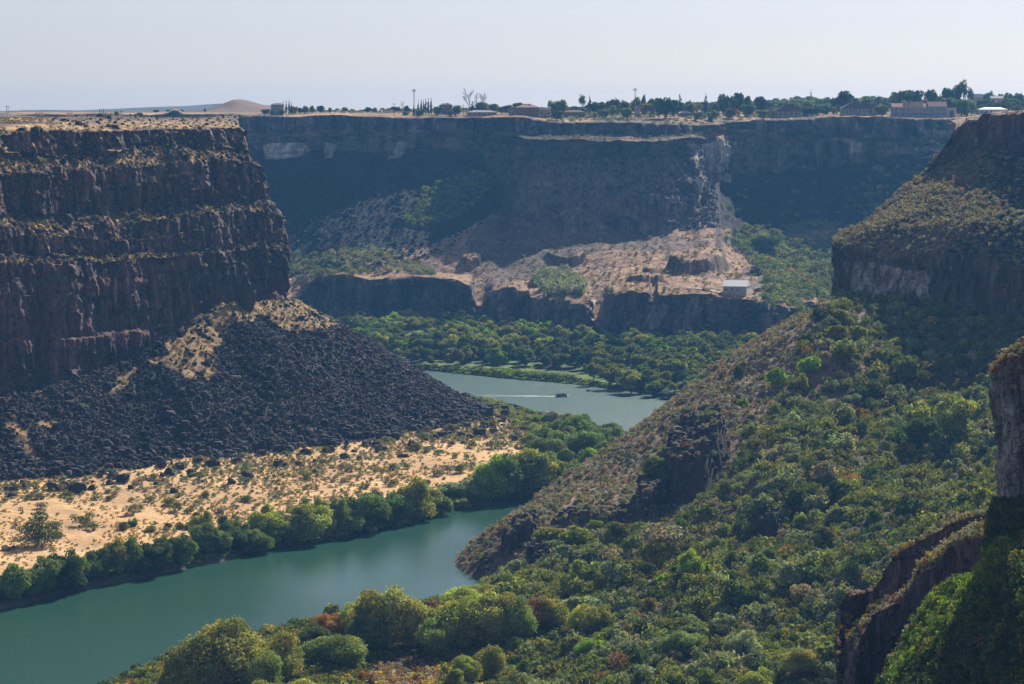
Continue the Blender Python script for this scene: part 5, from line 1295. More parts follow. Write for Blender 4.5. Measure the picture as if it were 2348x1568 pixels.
box_scatter([[(2000, 1640), (2120, 1490), (2200, 1410), (2300, 1310), (2500, 1180), (2500, 1700), (2000, 1700)]], .95, ['bluff'], TN, ['green', 'dark green', 'olive', 'rust-brown'], [1.5, 8, .8, .4], (.7, 1.6), BB, .05)  # mostly dark green picks, to paint deeper shade into this slope
box_scatter([[(2340, 1140), (3400, 900), (3400, 2600), (2000, 2600), (2000, 1640), (2340, 1640)]], 1.5, ['bluff'], TN, ['dark green', 'green', 'olive', 'grey-brown'], [6, 2, 1, 1], (1.0, 2.2), (40, 200, 220, 495), .05)
cast_scatter([(2270, 840), (2348, 780), (2348, 900), (2280, 880)], 500, ['pillar'], TN, ['grey-brown', 'rust-brown', 'grey'], [4, 2, 1], (.4, .9), nz=.3)
# stones over the outcrops of the hillside
X, Y = jgrid(-60, 235, 600, 1135, 1.7, rng); zz = hill_z(X, Y); ocv = bil((HILL[0], HILL[1], oc), X, Y); k = (ocv > .8) & (rng.random(len(X)) < .8)
ss = rng.gamma(2, .45, k.sum()) + .5
scatter_mesh('rubble', STONES, np.stack([X, Y, zz], -1)[k], ss[:, None] * rng.uniform(.7, 1.4, (k.sum(), 3)), np.array([.06, .052, .052]) * rng.uniform(.5, 1.7, (k.sum(), 1)), M_stone)
# stones and scrub on the flat top of the left headland
q = surf_pick('cliff_left', -330, -95, 1050, 1500, 3.6, rng, .8); q = q[q[:, 2] > 136]
kn = (fbm(q[:, 0] * .022, q[:, 1] * .008, 0, 4, 46) > .16) & (rng.random(len(q)) < .5) & (q[:, 1] < 1260)
a = q[kn]; ss = rng.gamma(2, .35, len(a)) + .4
scatter_mesh('rubble', STONES, a[:, :3], ss[:, None] * rng.uniform(.5, 1.0, (len(a), 3)), np.array([.07, .058, .055]) * rng.uniform(.5, 1.7, (len(a), 1)), M_stone)
a = q[rng.random(len(q)) < .35]; c2, _ = pick(rng, len(a), ['grey-brown', 'rust-brown', 'olive'], [4, 2, 1])
scatter_mesh('scrub', SB, a[:, :3], rng.uniform(.4, .9, (len(a), 1)) * np.array([[1, 1, .8]]), c2, M_leafc)
# undergrowth along the near bend, down to the water
X, Y = jgrid(-130, 120, 560, 830, 2.6, rng); zz = hill_z(X, Y); px, py = PX(np.stack([X, Y, zz], -1))
k = (zz > .1) & (zz < 9) & (py > 1335) & ~inpoly(px, py, [(845, 1530), (920, 1510), (1010, 1530), (1010, 1600), (820, 1600)]); c2, _ = pick(rng, k.sum(), ['green', 'olive', 'yellow-green', 'dark green', 'rust-brown', 'golden'], [3, 3, 1.5, 3, .6, .4])
scatter_mesh('shrubbery', SBB, np.stack([X, Y, zz - .2], -1)[k], rng.uniform(.5, 1.1, (k.sum(), 1)) * np.ones((1, 3)), c2, M_leafc)
k = inpoly(px, py, [(835, 1530), (920, 1505), (1015, 1525), (1015, 1600), (815, 1600)]) | inpoly(px, py, [(1140, 1535), (1260, 1500), (1330, 1490), (1300, 1525), (1180, 1560)]); c2, _ = pick(rng, k.sum(), ['rust-brown', 'grey-brown', 'golden'], [2, 4, 1])
scatter_mesh('grass', GR, np.stack([X, Y, zz - .1], -1)[k], rng.uniform(.7, 1.3, (k.sum(), 1)) * np.ones((1, 3)), c2, M_leafc)
# undergrowth along the shore of the flat
X, Y = jgrid(-260, 80, 690, 1300, 2.8, rng); z = bil(SPIT, X, Y); d_ = spit_at(dss, X, Y); px, py = PX(np.stack([X, Y, z], -1))
k = (d_ > 3) & (d_ < 17) & (py > 1080) & (px < 1320) & (rng.random(len(X)) < .55) & ~inpoly(px, py, [(400, 1320), (400, 1270), (580, 1240), (600, 1275)]) & ~inpoly(px, py, [(200, 1350), (210, 1325), (330, 1300), (330, 1335)])
c2, _ = pick(rng, k.sum(), ['green', 'dark green', 'olive', 'bright green'], [3, 4, 2, 1])
scatter_mesh('shrubbery', SBB, np.stack([X, Y, z - .2], -1)[k], rng.uniform(.5, 1.15, (k.sum(), 1)) * np.ones((1, 3)), c2, M_leafc)
# ivy hanging over the foot of the pillar
out = []
for _ in range(2600):
    x = rng.uniform(2262, 2350); y = rng.uniform(1150, 1330)
    if rng.random() > sstep(1140, 1190, y): continue
    r = BVH['pillar'].ray_cast(Vector((0, 0, H)), Vector(P(x, y, 1.0) - np.array([0, 0, H])).normalized(), 900)
    if r[0] is not None: out.append(tuple(r[0] + r[1] * .1))
out = np.array(out); c2, _ = pick(rng, len(out), ['dark green', 'green', 'olive'], [4, 2, 1])
o = scatter_mesh('ivy', TN, out, rng.uniform(.4, .9, (len(out), 1)) * np.array([[1, 1, 1.3]]), c2, M_leafc); tag(o, 'dark ivy hanging over the foot of the basalt pillar', 'ivy', None, 'stuff')
# ================================================================== buildings
def rim_ground(x, off, names=('far',)):
    """land behind the far rim at picture column x, off metres past the edge"""
    Y9 = float(np.interp(x, XS, FAR_RIM)) + off
    X_ = (x - 1174) * Y9 / K
    r = drop(X_, Y9, names); return (r[0] if r else Vector((X_, Y9, 145))), Y9
FAR_RIM = interp(XS, [(-400, 1992), (1100, 1996), (1180, 1935), (1300, 1925), (1540, 1932), (1620, 1950), (1700, 2006), (1800, 2018), (2150, 2016), (3000, 1995)])
def wallmat(n, c): return mat_plain(n, c, .85, .12, .6)
M_win = mat_plain('window_glass', (.03, .04, .05), .15, .1, 1, spec=.6); M_trim = mat_plain('pale_trim', (.62, .60, .57), .7, .08)
WM = {'stone': wallmat('stone_wall', (.30, .29, .29)), 'cream': wallmat('cream_wall', (.48, .42, .35)), 'tan': wallmat('tan_wall', (.34, .26, .2)), 'grey': wallmat('grey_wall', (.30, .31, .33)), 'white': wallmat('white_wall', (.70, .70, .70)), 'brick': wallmat('brick_wall', (.22, .12, .10))}
RM = {'brown': mat_plain('brown_shingles', (.13, .09, .085), .9, .2, 1), 'pink': mat_plain('red_brown_shingles', (.34, .19, .16), .9, .2, 1), 'grey': mat_plain('grey_shingles', (.24, .24, .25), .9, .2, 1), 'pale': mat_plain('pale_roof', (.62, .62, .63), .6, .1, 1), 'dark': mat_plain('dark_shingles', (.08, .07, .08), .9, .2, 1)}
def roof_mb(w, d, z, h, kind, ov=.6, ridge=.5):
    a, b = w / 2 + ov, d / 2 + ov; mb = MB(); t = .25
    r = (w / 2 * (1 - ridge) if kind == 'hip' else -ov)
    rx = w / 2 - r
    P_ = [(-a, -b, z), (a, -b, z), (a, b, z), (-a, b, z), (-rx, 0, z + h), (rx, 0, z + h), (-a, -b, z - t), (a, -b, z - t), (a, b, z - t), (-a, b, z - t)]
    return mb.poly(P_, [(0, 1, 5, 4), (2, 3, 4, 5), (1, 2, 5), (3, 0, 4), (6, 7, 1, 0), (7, 8, 2, 1), (8, 9, 3, 2), (9, 6, 0, 3), (9, 8, 7, 6)])
def window(root, x, y, z, w, h, face='front', name='window'):
    dx, dy = (w, .12) if face == 'front' else (.12, w)
    o = MB().box((x, y, z), (dx, dy, h)).build(name, M_trim, root)
    gy = (0, -.05) if face == 'front' else (-.05 if x < 0 else .05, 0)
    MB().box((x + gy[0], y + gy[1], z), ((w * .86, .12, h * .86) if face == 'front' else (.12, w * .86, h * .86))).build('pane', M_win, o)
def house(name, loc, w, d, hw, hr, wall, roof, kind='hip', rz=0, floors=1, nwin=5, label='', chimney=False, ridge=.5, posts=0, door=True, cat='house'):
    root = empty(name, loc, rz); tag(root, label, cat)
    MB().box((0, 0, hw / 2 - 1), (w, d, hw + 2)).build('wall', WM[wall], root)
    rf = roof_mb(w, d, hw + .02, hr, kind, ridge=ridge).build('roof', RM[roof], root)
    if kind == 'gable':
        for s in (-1, 1): MB().poly([(s * w / 2, -d / 2, hw), (s * w / 2, d / 2, hw), (s * w / 2, 0, hw + hr * .9)], [(0, 1, 2) if s > 0 else (2, 1, 0)]).build('gable', WM[wall], root)
    for f in range(floors):
        z = hw * (f + .55) / floors
        for i in range(nwin):
            x = -w / 2 + w * (i + .5) / nwin
            if door and f == 0 and i == nwin // 2:
                dd = MB().box((x, -d / 2 - .04, 1.05), (1.1, .14, 2.1)).build('door', WM['brick'], root); continue
            window(root, x, -d / 2 - .03, z, min(1.8, w / nwin * .55), hw / floors * .42)
        window(root, -w / 2 - .03, 0, z, min(1.6, d * .25), hw / floors * .4, 'side')
    if chimney: MB().box((w * .12, .5, hw + hr * .9), (1.1, .9, hr * .9)).build('chimney', WM['brick'], rf)
    for i in range(posts):
        x = -w / 2 + w * (i + .5) / posts; MB().box((x, -d / 2 - 1.6, hw / 2), (.22, .22, hw)).build('post', M_trim, root)
    if posts: MB().box((0, -d / 2 - .9, hw - .1), (w * .96, 1.9, .18)).build('porch_roof', RM[roof], root)
    return root
def rim_house(name, x0, x1, ytop, yeave, off, wall, roof, kind='hip', **k):
    xc = (x0 + x1) / 2; g, Yv = rim_ground(xc, off); S = Yv / K
    top = H - (ytop - 250) * S; eave = H - (yeave - 250) * S
    return house(name, g, (x1 - x0) * S, min((x1 - x0) * S * .5, 14), max(eave - g.z, 2.2), max(top - eave, .8), wall, roof, kind, **k)
rim_house('stone_house', 622, 651, 236, 240, 22, 'stone', 'grey', 'hip', floors=3, nwin=5, label='three-storey grey stone house with many windows beside the slim poplars')
rim_house('tall_house', 1008, 1037, 237, 241, 60, 'brick', 'dark', 'hip', floors=2, nwin=5, label='dark two-storey house half hidden between round trees', chimney=True)
rim_house('low_house', 1071, 1139, 252.5, 257, 26, 'tan', 'grey', 'hip', nwin=6, ridge=.55, label='long low house with flat grey roof at the cliff edge')
rim_house('ranch_house', 1182, 1236, 240, 246, 34, 'brick', 'pink', 'hip', nwin=6, ridge=.45, chimney=True, label='red-brown house with a hipped roof and a chimney right of the low grey-roofed house')
rim_house('house_wing', 1166, 1184, 245, 250, 30, 'cream', 'grey', 'hip', nwin=3, label='small pale-walled house left of the red-brown chimney house')
rim_house('long_garage', 1237, 1262, 246, 251, 36, 'tan', 'grey', 'gable', nwin=3, label='low garage with a pale roof right of the red-brown chimney house', cat='garage')
rim_house('brown_house', 1292, 1341, 252, 257, 55, 'brick', 'brown', 'hip', nwin=6, label='low dark-roofed brown house above the bare promontory')
rim_house('gable_house', 1453, 1472, 242, 249, 90, 'cream', 'grey', 'gable', nwin=2, floors=2, rz=1.57, label='pale tall gable house among the trees of the promontory')
rim_house('shed_house', 1488, 1506, 254, 258, 75, 'grey', 'pale', 'gable', nwin=3, label='little pale-roofed house right of the gable house')
rim_house('flat_house', 1556, 1583, 254, 258.5, 70, 'grey', 'pale', 'hip', nwin=4, label='low pale house in front of the tall dark conifer')
rim_house('small_shed', 1607, 1620, 256, 260, 55, 'cream', 'grey', 'gable', nwin=2, label='small rounded pale shed beside the bushes', cat='shed')
rim_house('hipped_house', 1775, 1836, 240, 254, 26, 'tan', 'brown', 'hip', nwin=7, ridge=.16, posts=5, label='brown hip-roofed house with a porch, right of the round yellow-green bush')
rim_house('side_wing', 1750, 1778, 250, 256, 34, 'tan', 'brown', 'hip', nwin=3, label='low brown-roofed wing beside the round yellow-green bush', cat='house')
rim_house('verandah_house', 1928, 1990, 234, 248, 24, 'grey', 'brown', 'hip', nwin=8, ridge=.14, posts=6, label='big house with pyramid roof and glazed verandah facing the canyon')
rim_house('annex', 1988, 2012, 239, 248, 32, 'grey', 'brown', 'gable', nwin=4, label='gabled annex on the right of the pyramid-roofed house', cat='house')
def long_house():
    x0, x1 = 2044, 2168; g, Yv = rim_ground(2106, 24); S = Yv / K; sx = S
    root = empty('long_house', g); tag(root, 'long two-storey house with pinkish roof, balconies and tall posts on the rim', 'house')
    zt = lambda y: H - (y - 250) * S - g.z
    segs = [(2044, 2076, 236.5, 245.5), (2074.5, 2114, 232.8, 245.6), (2112.5, 2128, 237.2, 245.4), (2127, 2168, 233, 244)]
    for i, (a, b, yt, ye) in enumerate(segs):
        cx = ((a + b) / 2 - 2106) * sx; w = (b - a) * sx; d = 12.0 + .06 * i
        MB().box((cx, .02 * i, zt(ye) / 2 - 1), (w, d, zt(ye) + 2)).build('wall', WM['grey'], root)
        rf = roof_mb(w, d, zt(ye) + .02 * i, zt(yt) - zt(ye), 'gable', ov=.5); rf.v = [(p[0] + cx, p[1], p[2]) for p in rf.v]; rf.build('roof', RM['pink'], root)
        n = max(2, int(w / 4.2))
        for f in (0, 1):
            for j in range(n): window(root, cx - w / 2 + w * (j + .5) / n, -d / 2 - .04, zt(ye) * (.28 + .46 * f), 1.3, zt(ye) * .24)
    for j in range(9):
        x = (2076 + j * 6.0 - 2106) * sx; MB().box((x, -7.9, zt(246) / 2), (.28, .28, zt(246))).build('post', M_trim, root)
    MB().box(((2100 - 2106) * sx, -7.1, zt(246) * .5), (50 * sx, 2.0, .25)).build('balcony', M_trim, root)
    MB().box(((2100 - 2106) * sx, -8.0, zt(246) * .5 + .9), (50 * sx, .06, .08)).build('railing', M_trim, root)
    MB().box(((2088 - 2106) * sx, 2, zt(232)), (1.6, 1.2, 2.2)).build('chimney', WM['brick'], root)
    MB().poly([((2168 - 2106) * sx + .01, -6, zt(244)), ((2168 - 2106) * sx + .01, 6, zt(244)), ((2168 - 2106) * sx + .01, 0, zt(233.6))], [(0, 1, 2)]).build('gable', WM['cream'], root)
    MB().box(((2180 - 2106) * sx, 1, zt(247) / 2), (22 * sx, 9, zt(247))).build('garage', WM['cream'], root)
    MB().box(((2181 - 2106) * sx, -3.56, zt(252) / 2), (9 * sx, .12, zt(252) * .9)).build('garage_door', M_win, root)
long_house()
rim_house('white_house', 2244, 2306, 246, 250.5, 60, 'white', 'pale', 'hip', nwin=6, ridge=.6, label='long white flat-roofed house behind the right headland')
rim_house('pale_gable', 2273, 2302, 228, 240, 95, 'white', 'pink', 'gable', rz=1.57, nwin=2, floors=2, label='house with a broad pale gable above the white flat house')
rim_house('metal_barn', 2226, 2252, 215, 222, 260, 'grey', 'pale', 'gable', nwin=3, label='barn with a shining white roof behind the sparse tall tree', cat='barn')
rim_house('far_barn', 2272, 2298, 220, 225, 300, 'grey', 'pale', 'gable', nwin=3, label='barn with a white roof just below the round blue-green tree', cat='barn')

# the power house on the bench
def warehouse():
    a = cast(1690, 676, ['far'])[0]; S = a.y / K
    root = empty('pump_house', (a.x, a.y + 5, a.z + .2), R_(-14)); tag(root, 'grey-walled pump house with a gleaming white metal roof on the bench above the river', 'building')
    w, d, hh, hr = 54 * S, 14.0, 5.2, 3.3
    Mw = mat_plain('pump_house_wall', (.46, .45, .43), .8, .06, .4); Mr = mat_plain('white_metal_roof', (.82, .80, .80), .4, .04, .4, spec=.5)
    MB().box((0, 0, hh / 2 - 1), (w, d, hh + 2)).build('wall', Mw, root)
    rf = roof_mb(w, d, hh + .02, hr, 'gable', ov=.35); rf.build('roof', Mr, root)
    for s in (-1, 1): MB().poly([(s * w / 2, -d / 2, hh), (s * w / 2, d / 2, hh), (s * w / 2, 0, hh + hr * .93)], [(0, 1, 2)]).build('gable', Mw, root)
    for x in (-.36, -.1, .14): window(root, x * w, -d / 2 - .04, hh * .62, 1.3, 1.4)
    for y in (-.28, .2):
        o = MB().box((-w / 2 - .04, y * d, hh * .62), (.12, 1.3, 1.4)).build('window', M_trim, root); MB().box((-w / 2 - .1, y * d, hh * .62), (.12, 1.1, 1.2)).build('pane', M_win, o)
    MB().box((w / 2 + .1, -d / 2 + .1, hh / 2), (.25, .25, hh)).build('downpipe', M_trim, root)
    return a
WH = warehouse()
M_pipe = mat_plain('pipe_metal', (.13, .11, .12), .6, .15, 1)
def pipeline():
    pts = []
    for x, y in ((1732, 671), (1770, 656), (1810, 641), (1850, 625), (1890, 609), (1930, 596)):
        r = cast(x, y, ['far']); pts.append(np.array(r[0]) + np.array([0, 0, 1.4]))
    mb = MB().path(pts, [1.0] * len(pts), 9); root = empty('pipeline', pts[0]); tag(root, 'dark pipe climbing from the pump house through the green slope', 'pipeline')
    mb.v = [tuple(np.array(v) - pts[0]) for v in mb.v]; mb.build('pipe', M_pipe, root, smooth=True)
    for i in range(len(pts) - 1):
        for t in (.2, .7):
            p = pts[i] * (1 - t) + pts[i + 1] * t - pts[0]; MB().box((p[0], p[1], p[2] - 1.6), (.8, 1.6, 2.6)).build('support', WM['stone'], root)
pipeline()
def path_strip(name, pix, width, mat, names=('far',), lift=.35):
    pts = []
    for x, y in pix:
        r = cast(x, y, names); 
        if r: pts.append(np.array(r[0]) + np.array([0, -.3, lift]))
    L = []; F = []
    for i, p in enumerate(pts):
        q = pts[min(i + 1, len(pts) - 1)] - pts[max(i - 1, 0)]; s = np.array([-q[1], q[0], 0]); s /= max(np.linalg.norm(s), 1e-6)
        L += [p - s * width / 2, p + s * width / 2]
        if i: F.append((2 * i - 2, 2 * i - 1, 2 * i + 1, 2 * i))
    o = make_mesh(name, np.array(L), np.array(F), mat); tag(o, kind='structure')
M_track = mat_plain('track_dust', (.40, .32, .26), .95, .2, 1)
path_strip('path', [(1362, 690), (1350, 712), (1345, 724), (1360, 735), (1372, 745), (1380, 756), (1395, 766), (1410, 776)], 3.2, M_track, lift=.8)
path_strip('path', [(1575, 661), (1600, 662), (1630, 666), (1655, 672)], 5, M_track)
M_fall = mat_plain('falling_water', (.55, .60, .62), .4, .3, .4)
def thin_fall(pix, names, wid, label):
    pts = [np.array(cast(x, y, names)[0]) + np.array([0, -.5, .3]) for x, y in pix]
    mb = MB().path(pts, wid, 6); mb.build('cascade', M_fall)
    tag(COL.objects[-1], label, 'waterfall')
def water_fall(name, pix, names, wid, label, seed):
    rg = np.random.default_rng(seed); pts = [np.array(cast(x, y, names)[0]) + np.array([0, -.3, .25]) for x, y in pix]
    mb = MB()
    for s in range(4):
        q = [p + np.array([rg.normal() * wid * .8, rg.normal() * wid * .5, 0]) for p in pts]; mb.path(q, [wid * rg.uniform(.2, .5) for _ in q], 5)
    o = mb.build(name, M_fall, smooth=True); tag(o, label, 'waterfall'); return o
water_fall('waterfall', [(1502, 697), (1497, 710), (1490, 724), (1480, 742), (1474, 756)], ['far'], .35, 'thin white waterfall running down the dark rock slit', 3)
water_fall('cascade', [(2233, 1152), (2226, 1157), (2222, 1163), (2214, 1168), (2207, 1174)], ['hill', 'bluff'], .42, 'small foaming white cascade near the basalt pillar', 4)
# orange machine parked on the bench
def digger():
    r = cast(1651 - 100 + 20, 652, ['far']); r = cast(1652, 652, ['far']) or r
    root = empty('yellow_tank', Vector(r[0]) + Vector((0, 0, .1))); return root
# ------------------------------------------------------------------ masts, poles, fence
M_pole = mat_plain('weathered_wood', (.12, .10, .09), .9, .2, 2); M_steel = mat_plain('mast_steel', (.40, .38, .38), .5, .1, 2)
def pole(x, yt, off=None, base=None, arms=1, r=.22, label='', name='utility_pole', cat='utility pole', Y=None):
    if Y is None: g, Yv = rim_ground(x, off)
    else:
        rr = drop((x - 1174) * Y / K, Y, ['far', 'cliff_left', 'rock_hill', 'hill']); g = rr[0] if rr else Vector(((x - 1174) * Y / K, Y, 145.5)); Yv = Y
    S = Yv / K; h = H - (yt - 250) * S - g.z
    root = empty(name, g); tag(root, label, cat); MB().tube((0, 0, -1), (0, 0, h), r, r * .7, 7).build('post', M_pole, root)
    for i in range(arms): MB().box((0, 0, h - .8 - i * 1.3), (3.4, .2, .22)).build('crossarm', M_pole, root)
    return root
pole(903.5, 236, 20, label='single pole standing alone on the dry rim left of the mast', arms=1)
pole(1062, 240, 40, label='thin pole just left of the bare trees', arms=1)
pole(2338 - 30, 232, 60, label='pole in front of the rounded trees at the right edge', arms=1)
def mast(x, yt, off, label, head=True, w=.9):
    g, Yv = rim_ground(x, off); S = Yv / K; h = H - (yt - 250) * S - g.z
    root = empty('radio_mast', g); tag(root, label, 'mast')
    mb = MB()
    for a in range(3):
        c_, s_ = w * math.cos(a * 2.094), w * math.sin(a * 2.094); mb.tube((c_, s_, 0), (c_ * .45, s_ * .45, h), .13, .1, 4)
    n = int(h / 2)
    for i in range(n):
        t = i / n; k0 = 1 - .55 * t; k1 = 1 - .55 * (i + 1) / n
        for a in range(3): mb.tube((w * k0 * math.cos(a * 2.094), w * k0 * math.sin(a * 2.094), h * t), (w * k1 * math.cos((a + 1) * 2.094), w * k1 * math.sin((a + 1) * 2.094), h * (i + 1) / n), .06, .06, 3)
    mb.build('lattice', M_steel, root)
    if head:
        m2 = MB()
        for a in range(3): m2.box((1.1 * math.cos(a * 2.094 + .5), 1.1 * math.sin(a * 2.094 + .5), h - 1.2), (.5, .5, 2.2), a * 2.094)
        m2.build('antenna', M_trim, root)
mast(949.2, 204, 45, 'tall lattice radio mast rising beside the poplar row')
mast(1456.5, 202, 160, 'slender mast peeping over the trees of the promontory', w=.6)
for i, (x, yt, Yd) in enumerate(((15, 242, 2000), (18.5, 242, 2000))):
    pole(x, yt, Y=Yd, label=('left' if i == 0 else 'right') + ' post of the tall twin pole at the far left edge', arms=1)
PL = [(85, 257, 1800), (90.5, 257.5, 1800), (95.5, 257, 1800), (108, 260, 1900), (136, 263, 1900), (156, 257, 1850), (162.5, 257, 1850), (171, 262, 1950), (204, 261, 1900), (228, 249.5, 1700), (233, 249.5, 1700), (237.5, 248.5, 1700), (241.5, 259, 1900), (277.5, 253, 1650)]
PN = ['first', 'second', 'third', 'fourth', 'fifth', 'sixth', 'seventh', 'eighth', 'ninth', 'tenth', 'eleventh', 'twelfth', 'thirteenth', 'fourteenth']
for i, (x, yt, Yd) in enumerate(PL):
    if i == 13: lb = 'pole with a crossarm just right of the leftmost round tree on the plateau'
    else: lb = f'{"tall" if yt < 251 else "thin"} power line pole on the left plateau, {PN[i]} of the row from the left'
    o = pole(x, yt, Y=Yd, label=lb, arms=1 if i in (0, 2, 5, 6, 13) else 0, r=.28); o['group'] = 'power poles beyond the left plateau'
def railing():
    a = np.array(cast(2216, 276, ['rcliff'])[0] if cast(2216, 277, ['rcliff']) else P(2216, 277, 1130)); b = P(2246, 276, a[1]); b[2] = a[2] + .3
    root = empty('railing', a); tag(root, 'dark lookout railing at the edge of the right headland', 'railing'); d = b - a
    for i in range(9):
        p = d * i / 8; MB().box((p[0], p[1], .2), (.22 if i else .7, .22, 2.3)).build('post', M_pole, root)
    for z in (.5, 1.25): MB().tube((0, 0, z), d + np.array([0, 0, z]), .07, .07, 5).build('rail', M_pole, root)
railing()

# ------------------------------------------------------------------ the pontoon boat
def boat():
    c_ = unz(1289, 909, 0); root = empty('pontoon_boat', (c_[0], c_[1], 0), R_(-6)); tag(root, 'pontoon boat with a canopy heading right and leaving a white wake', 'boat')
    Md = mat_plain('boat_hull', (.16, .15, .18), .4, .1); Ma = mat_plain('aluminium', (.55, .55, .58), .3, .05, metallic=.6); Mc = mat_plain('canopy_cloth', (.06, .08, .15), .8, .1)
    for y in (-1, 1):
        mb = MB().tube((-3.0, y, .15), (2.3, y, .15), .36, .36, 10).tube((2.3, y, .15), (3.1, y, .4), .36, .08, 10); mb.build('pontoon', Ma, root, smooth=True)
    MB().box((-.1, 0, .62), (6.0, 2.6, .16)).build('deck', Md, root)
    for y in (-1.25, 1.25): MB().box((0, y, 1.05), (5.4, .06, .7)).build('side_panel', Md, root)
    MB().box((2.7, 0, 1.05), (.06, 2.4, .7)).build('front_panel', Ma, root)
    for y in (-1.0, 1.0): MB().box((-1.6, y * .85, .95), (1.8, .6, .5)).build('seat', M_trim, root)
    MB().box((.5, .5, 1.15), (.6, .7, .9)).build('console', Md, root); 
    for x in (-2.0, .9):
        for y in (-1.15, 1.15): MB().tube((x, y, .7), (x + .1, y, 2.65), .04, .04, 5).build('canopy_pole', Ma, root)
    mb = MB(); n = 7; pts = []
    for i in range(n):
        t = i / (n - 1); x = -2.3 + 3.6 * t
        for y in (-1.3, -.65, 0, .65, 1.3): pts.append((x, y, 2.62 + .18 * math.sin(t * math.pi) + .12 * (1 - (y / 1.3) ** 2)))
    fs = [(i * 5 + j, (i + 1) * 5 + j, (i + 1) * 5 + j + 1, i * 5 + j + 1) for i in range(n - 1) for j in range(4)]
    pts2 = [(a, b, z - .08) for a, b, z in pts]; mb.poly(pts + pts2, fs + [tuple(q + 35 for q in reversed(f)) for f in fs]); mb.build('canopy', Mc, root)
    m = MB().box((-3.2, 0, .9), (.45, .45, .8)).tube((-3.2, 0, .5), (-3.3, 0, -.2), .12, .1, 6); m.build('outboard_motor', Md, root)
    # the riders
    def person(x, y, z, shirt, lab, rz=0):
        ps = bpy.data.meshes.new('person'); import bmesh
        J = [(0, 0, 0), (0, 0, .22), (0, 0, .46), (0, 0, .56), (0, .0, .66), (0, 0, .78), (0, .19, .44), (.12, .22, .2), (.28, .15, .1), (0, -.19, .44), (.12, -.22, .2), (.28, -.15, .1), (.16, .1, -.02), (.42, .12, 0), (.46, .12, -.42), (.16, -.1, -.02), (.42, -.12, 0), (.46, -.12, -.42), (.56, .12, -.44), (.56, -.12, -.44)]
        E = [(0, 1), (1, 2), (2, 3), (3, 4), (4, 5), (2, 6), (6, 7), (7, 8), (2, 9), (9, 10), (10, 11), (0, 12), (12, 13), (13, 14), (14, 18), (0, 15), (15, 16), (16, 17), (17, 19)]
        Rr = [.15, .16, .15, .06, .09, .08, .065, .05, .035, .065, .05, .035, .09, .075, .045, .09, .075, .045, .035, .035]
        ps.from_pydata(J, E, []); o = bpy.data.objects.new('person', ps); COL.objects.link(o)
        sk = o.modifiers.new('s', 'SKIN'); 
        for i, v in enumerate(ps.skin_vertices[0].data): v.radius = (Rr[i], Rr[i]); v.use_root = (i == 0)
        su = o.modifiers.new('u', 'SUBSURF'); su.levels = 1; su.render_levels = 1
        ps.materials.append(mat_plain('clothing', shirt, .8, .1)); o.location = root.matrix_basis @ Vector((x, y, z)) ; o.rotation_euler = (0, 0, rz)
        tag(o, lab, 'person')
    person(.05, .5, 1.35, (.5, .5, .52), 'person in a pale shirt sitting at the boat console')
    person(-1.7, -.85, 1.25, (.08, .08, .12), 'person in dark clothes sitting at the back of the boat')
    return c_
BP = boat()
def wake():
    M = mat_plain('wake_foam', (.75, .80, .82), .6, .25, 1.5)
    rg = np.random.default_rng(4); pos = []; s = []
    for i in range(2600):
        t = rg.random() ** 1.8; x = -3.4 - t * 62; sp = .5 + t * 3.4
        y = rg.normal() * sp * .35 + (rg.choice([-1, 1]) * sp if t > .15 else 0)
        if rg.random() < t * .75: continue
        pos.append((BP[0] + x, BP[1] + y + .1 * -x, .02)); s.append(rg.uniform(.15, .7) * (1 - .6 * t))
    pos = np.array(pos); s = np.array(s)
    scatter_mesh('wake_foam', [(v * np.array([1, .5, .18]), f, c) for v, f, c in STONES[:4]], pos, s[:, None] * np.ones((1, 3)), np.full((len(pos), 3), 1.0), M)
wake()
def swimmer_buoy():
    c_ = unz(1350, 897, 0); o = MB().box((0, 0, .35), (1.6, .7, .5)).tube((-.1, 0, .5), (.1, 0, 1.35), .25, .18, 8).tube((.1, 0, 1.35), (.1, 0, 1.6), .14, .1, 8)
    root = empty('jet_ski', c_); tag(root, 'tiny dark jet ski ahead of the pontoon boat', 'jet ski')
    MB().tube((-1.3, 0, .25), (.4, 0, .3), .38, .36, 8).tube((.4, 0, .3), (1.4, 0, .5), .36, .08, 8).build('hull', M_pole, root); MB().box((-.4, 0, .75), (1.0, .35, .35)).build('seat', M_pole, root); MB().tube((.3, -.4, 1.05), (.3, .4, 1.05), .05, .05, 5).build('handlebar', M_pole, root)
swimmer_buoy()

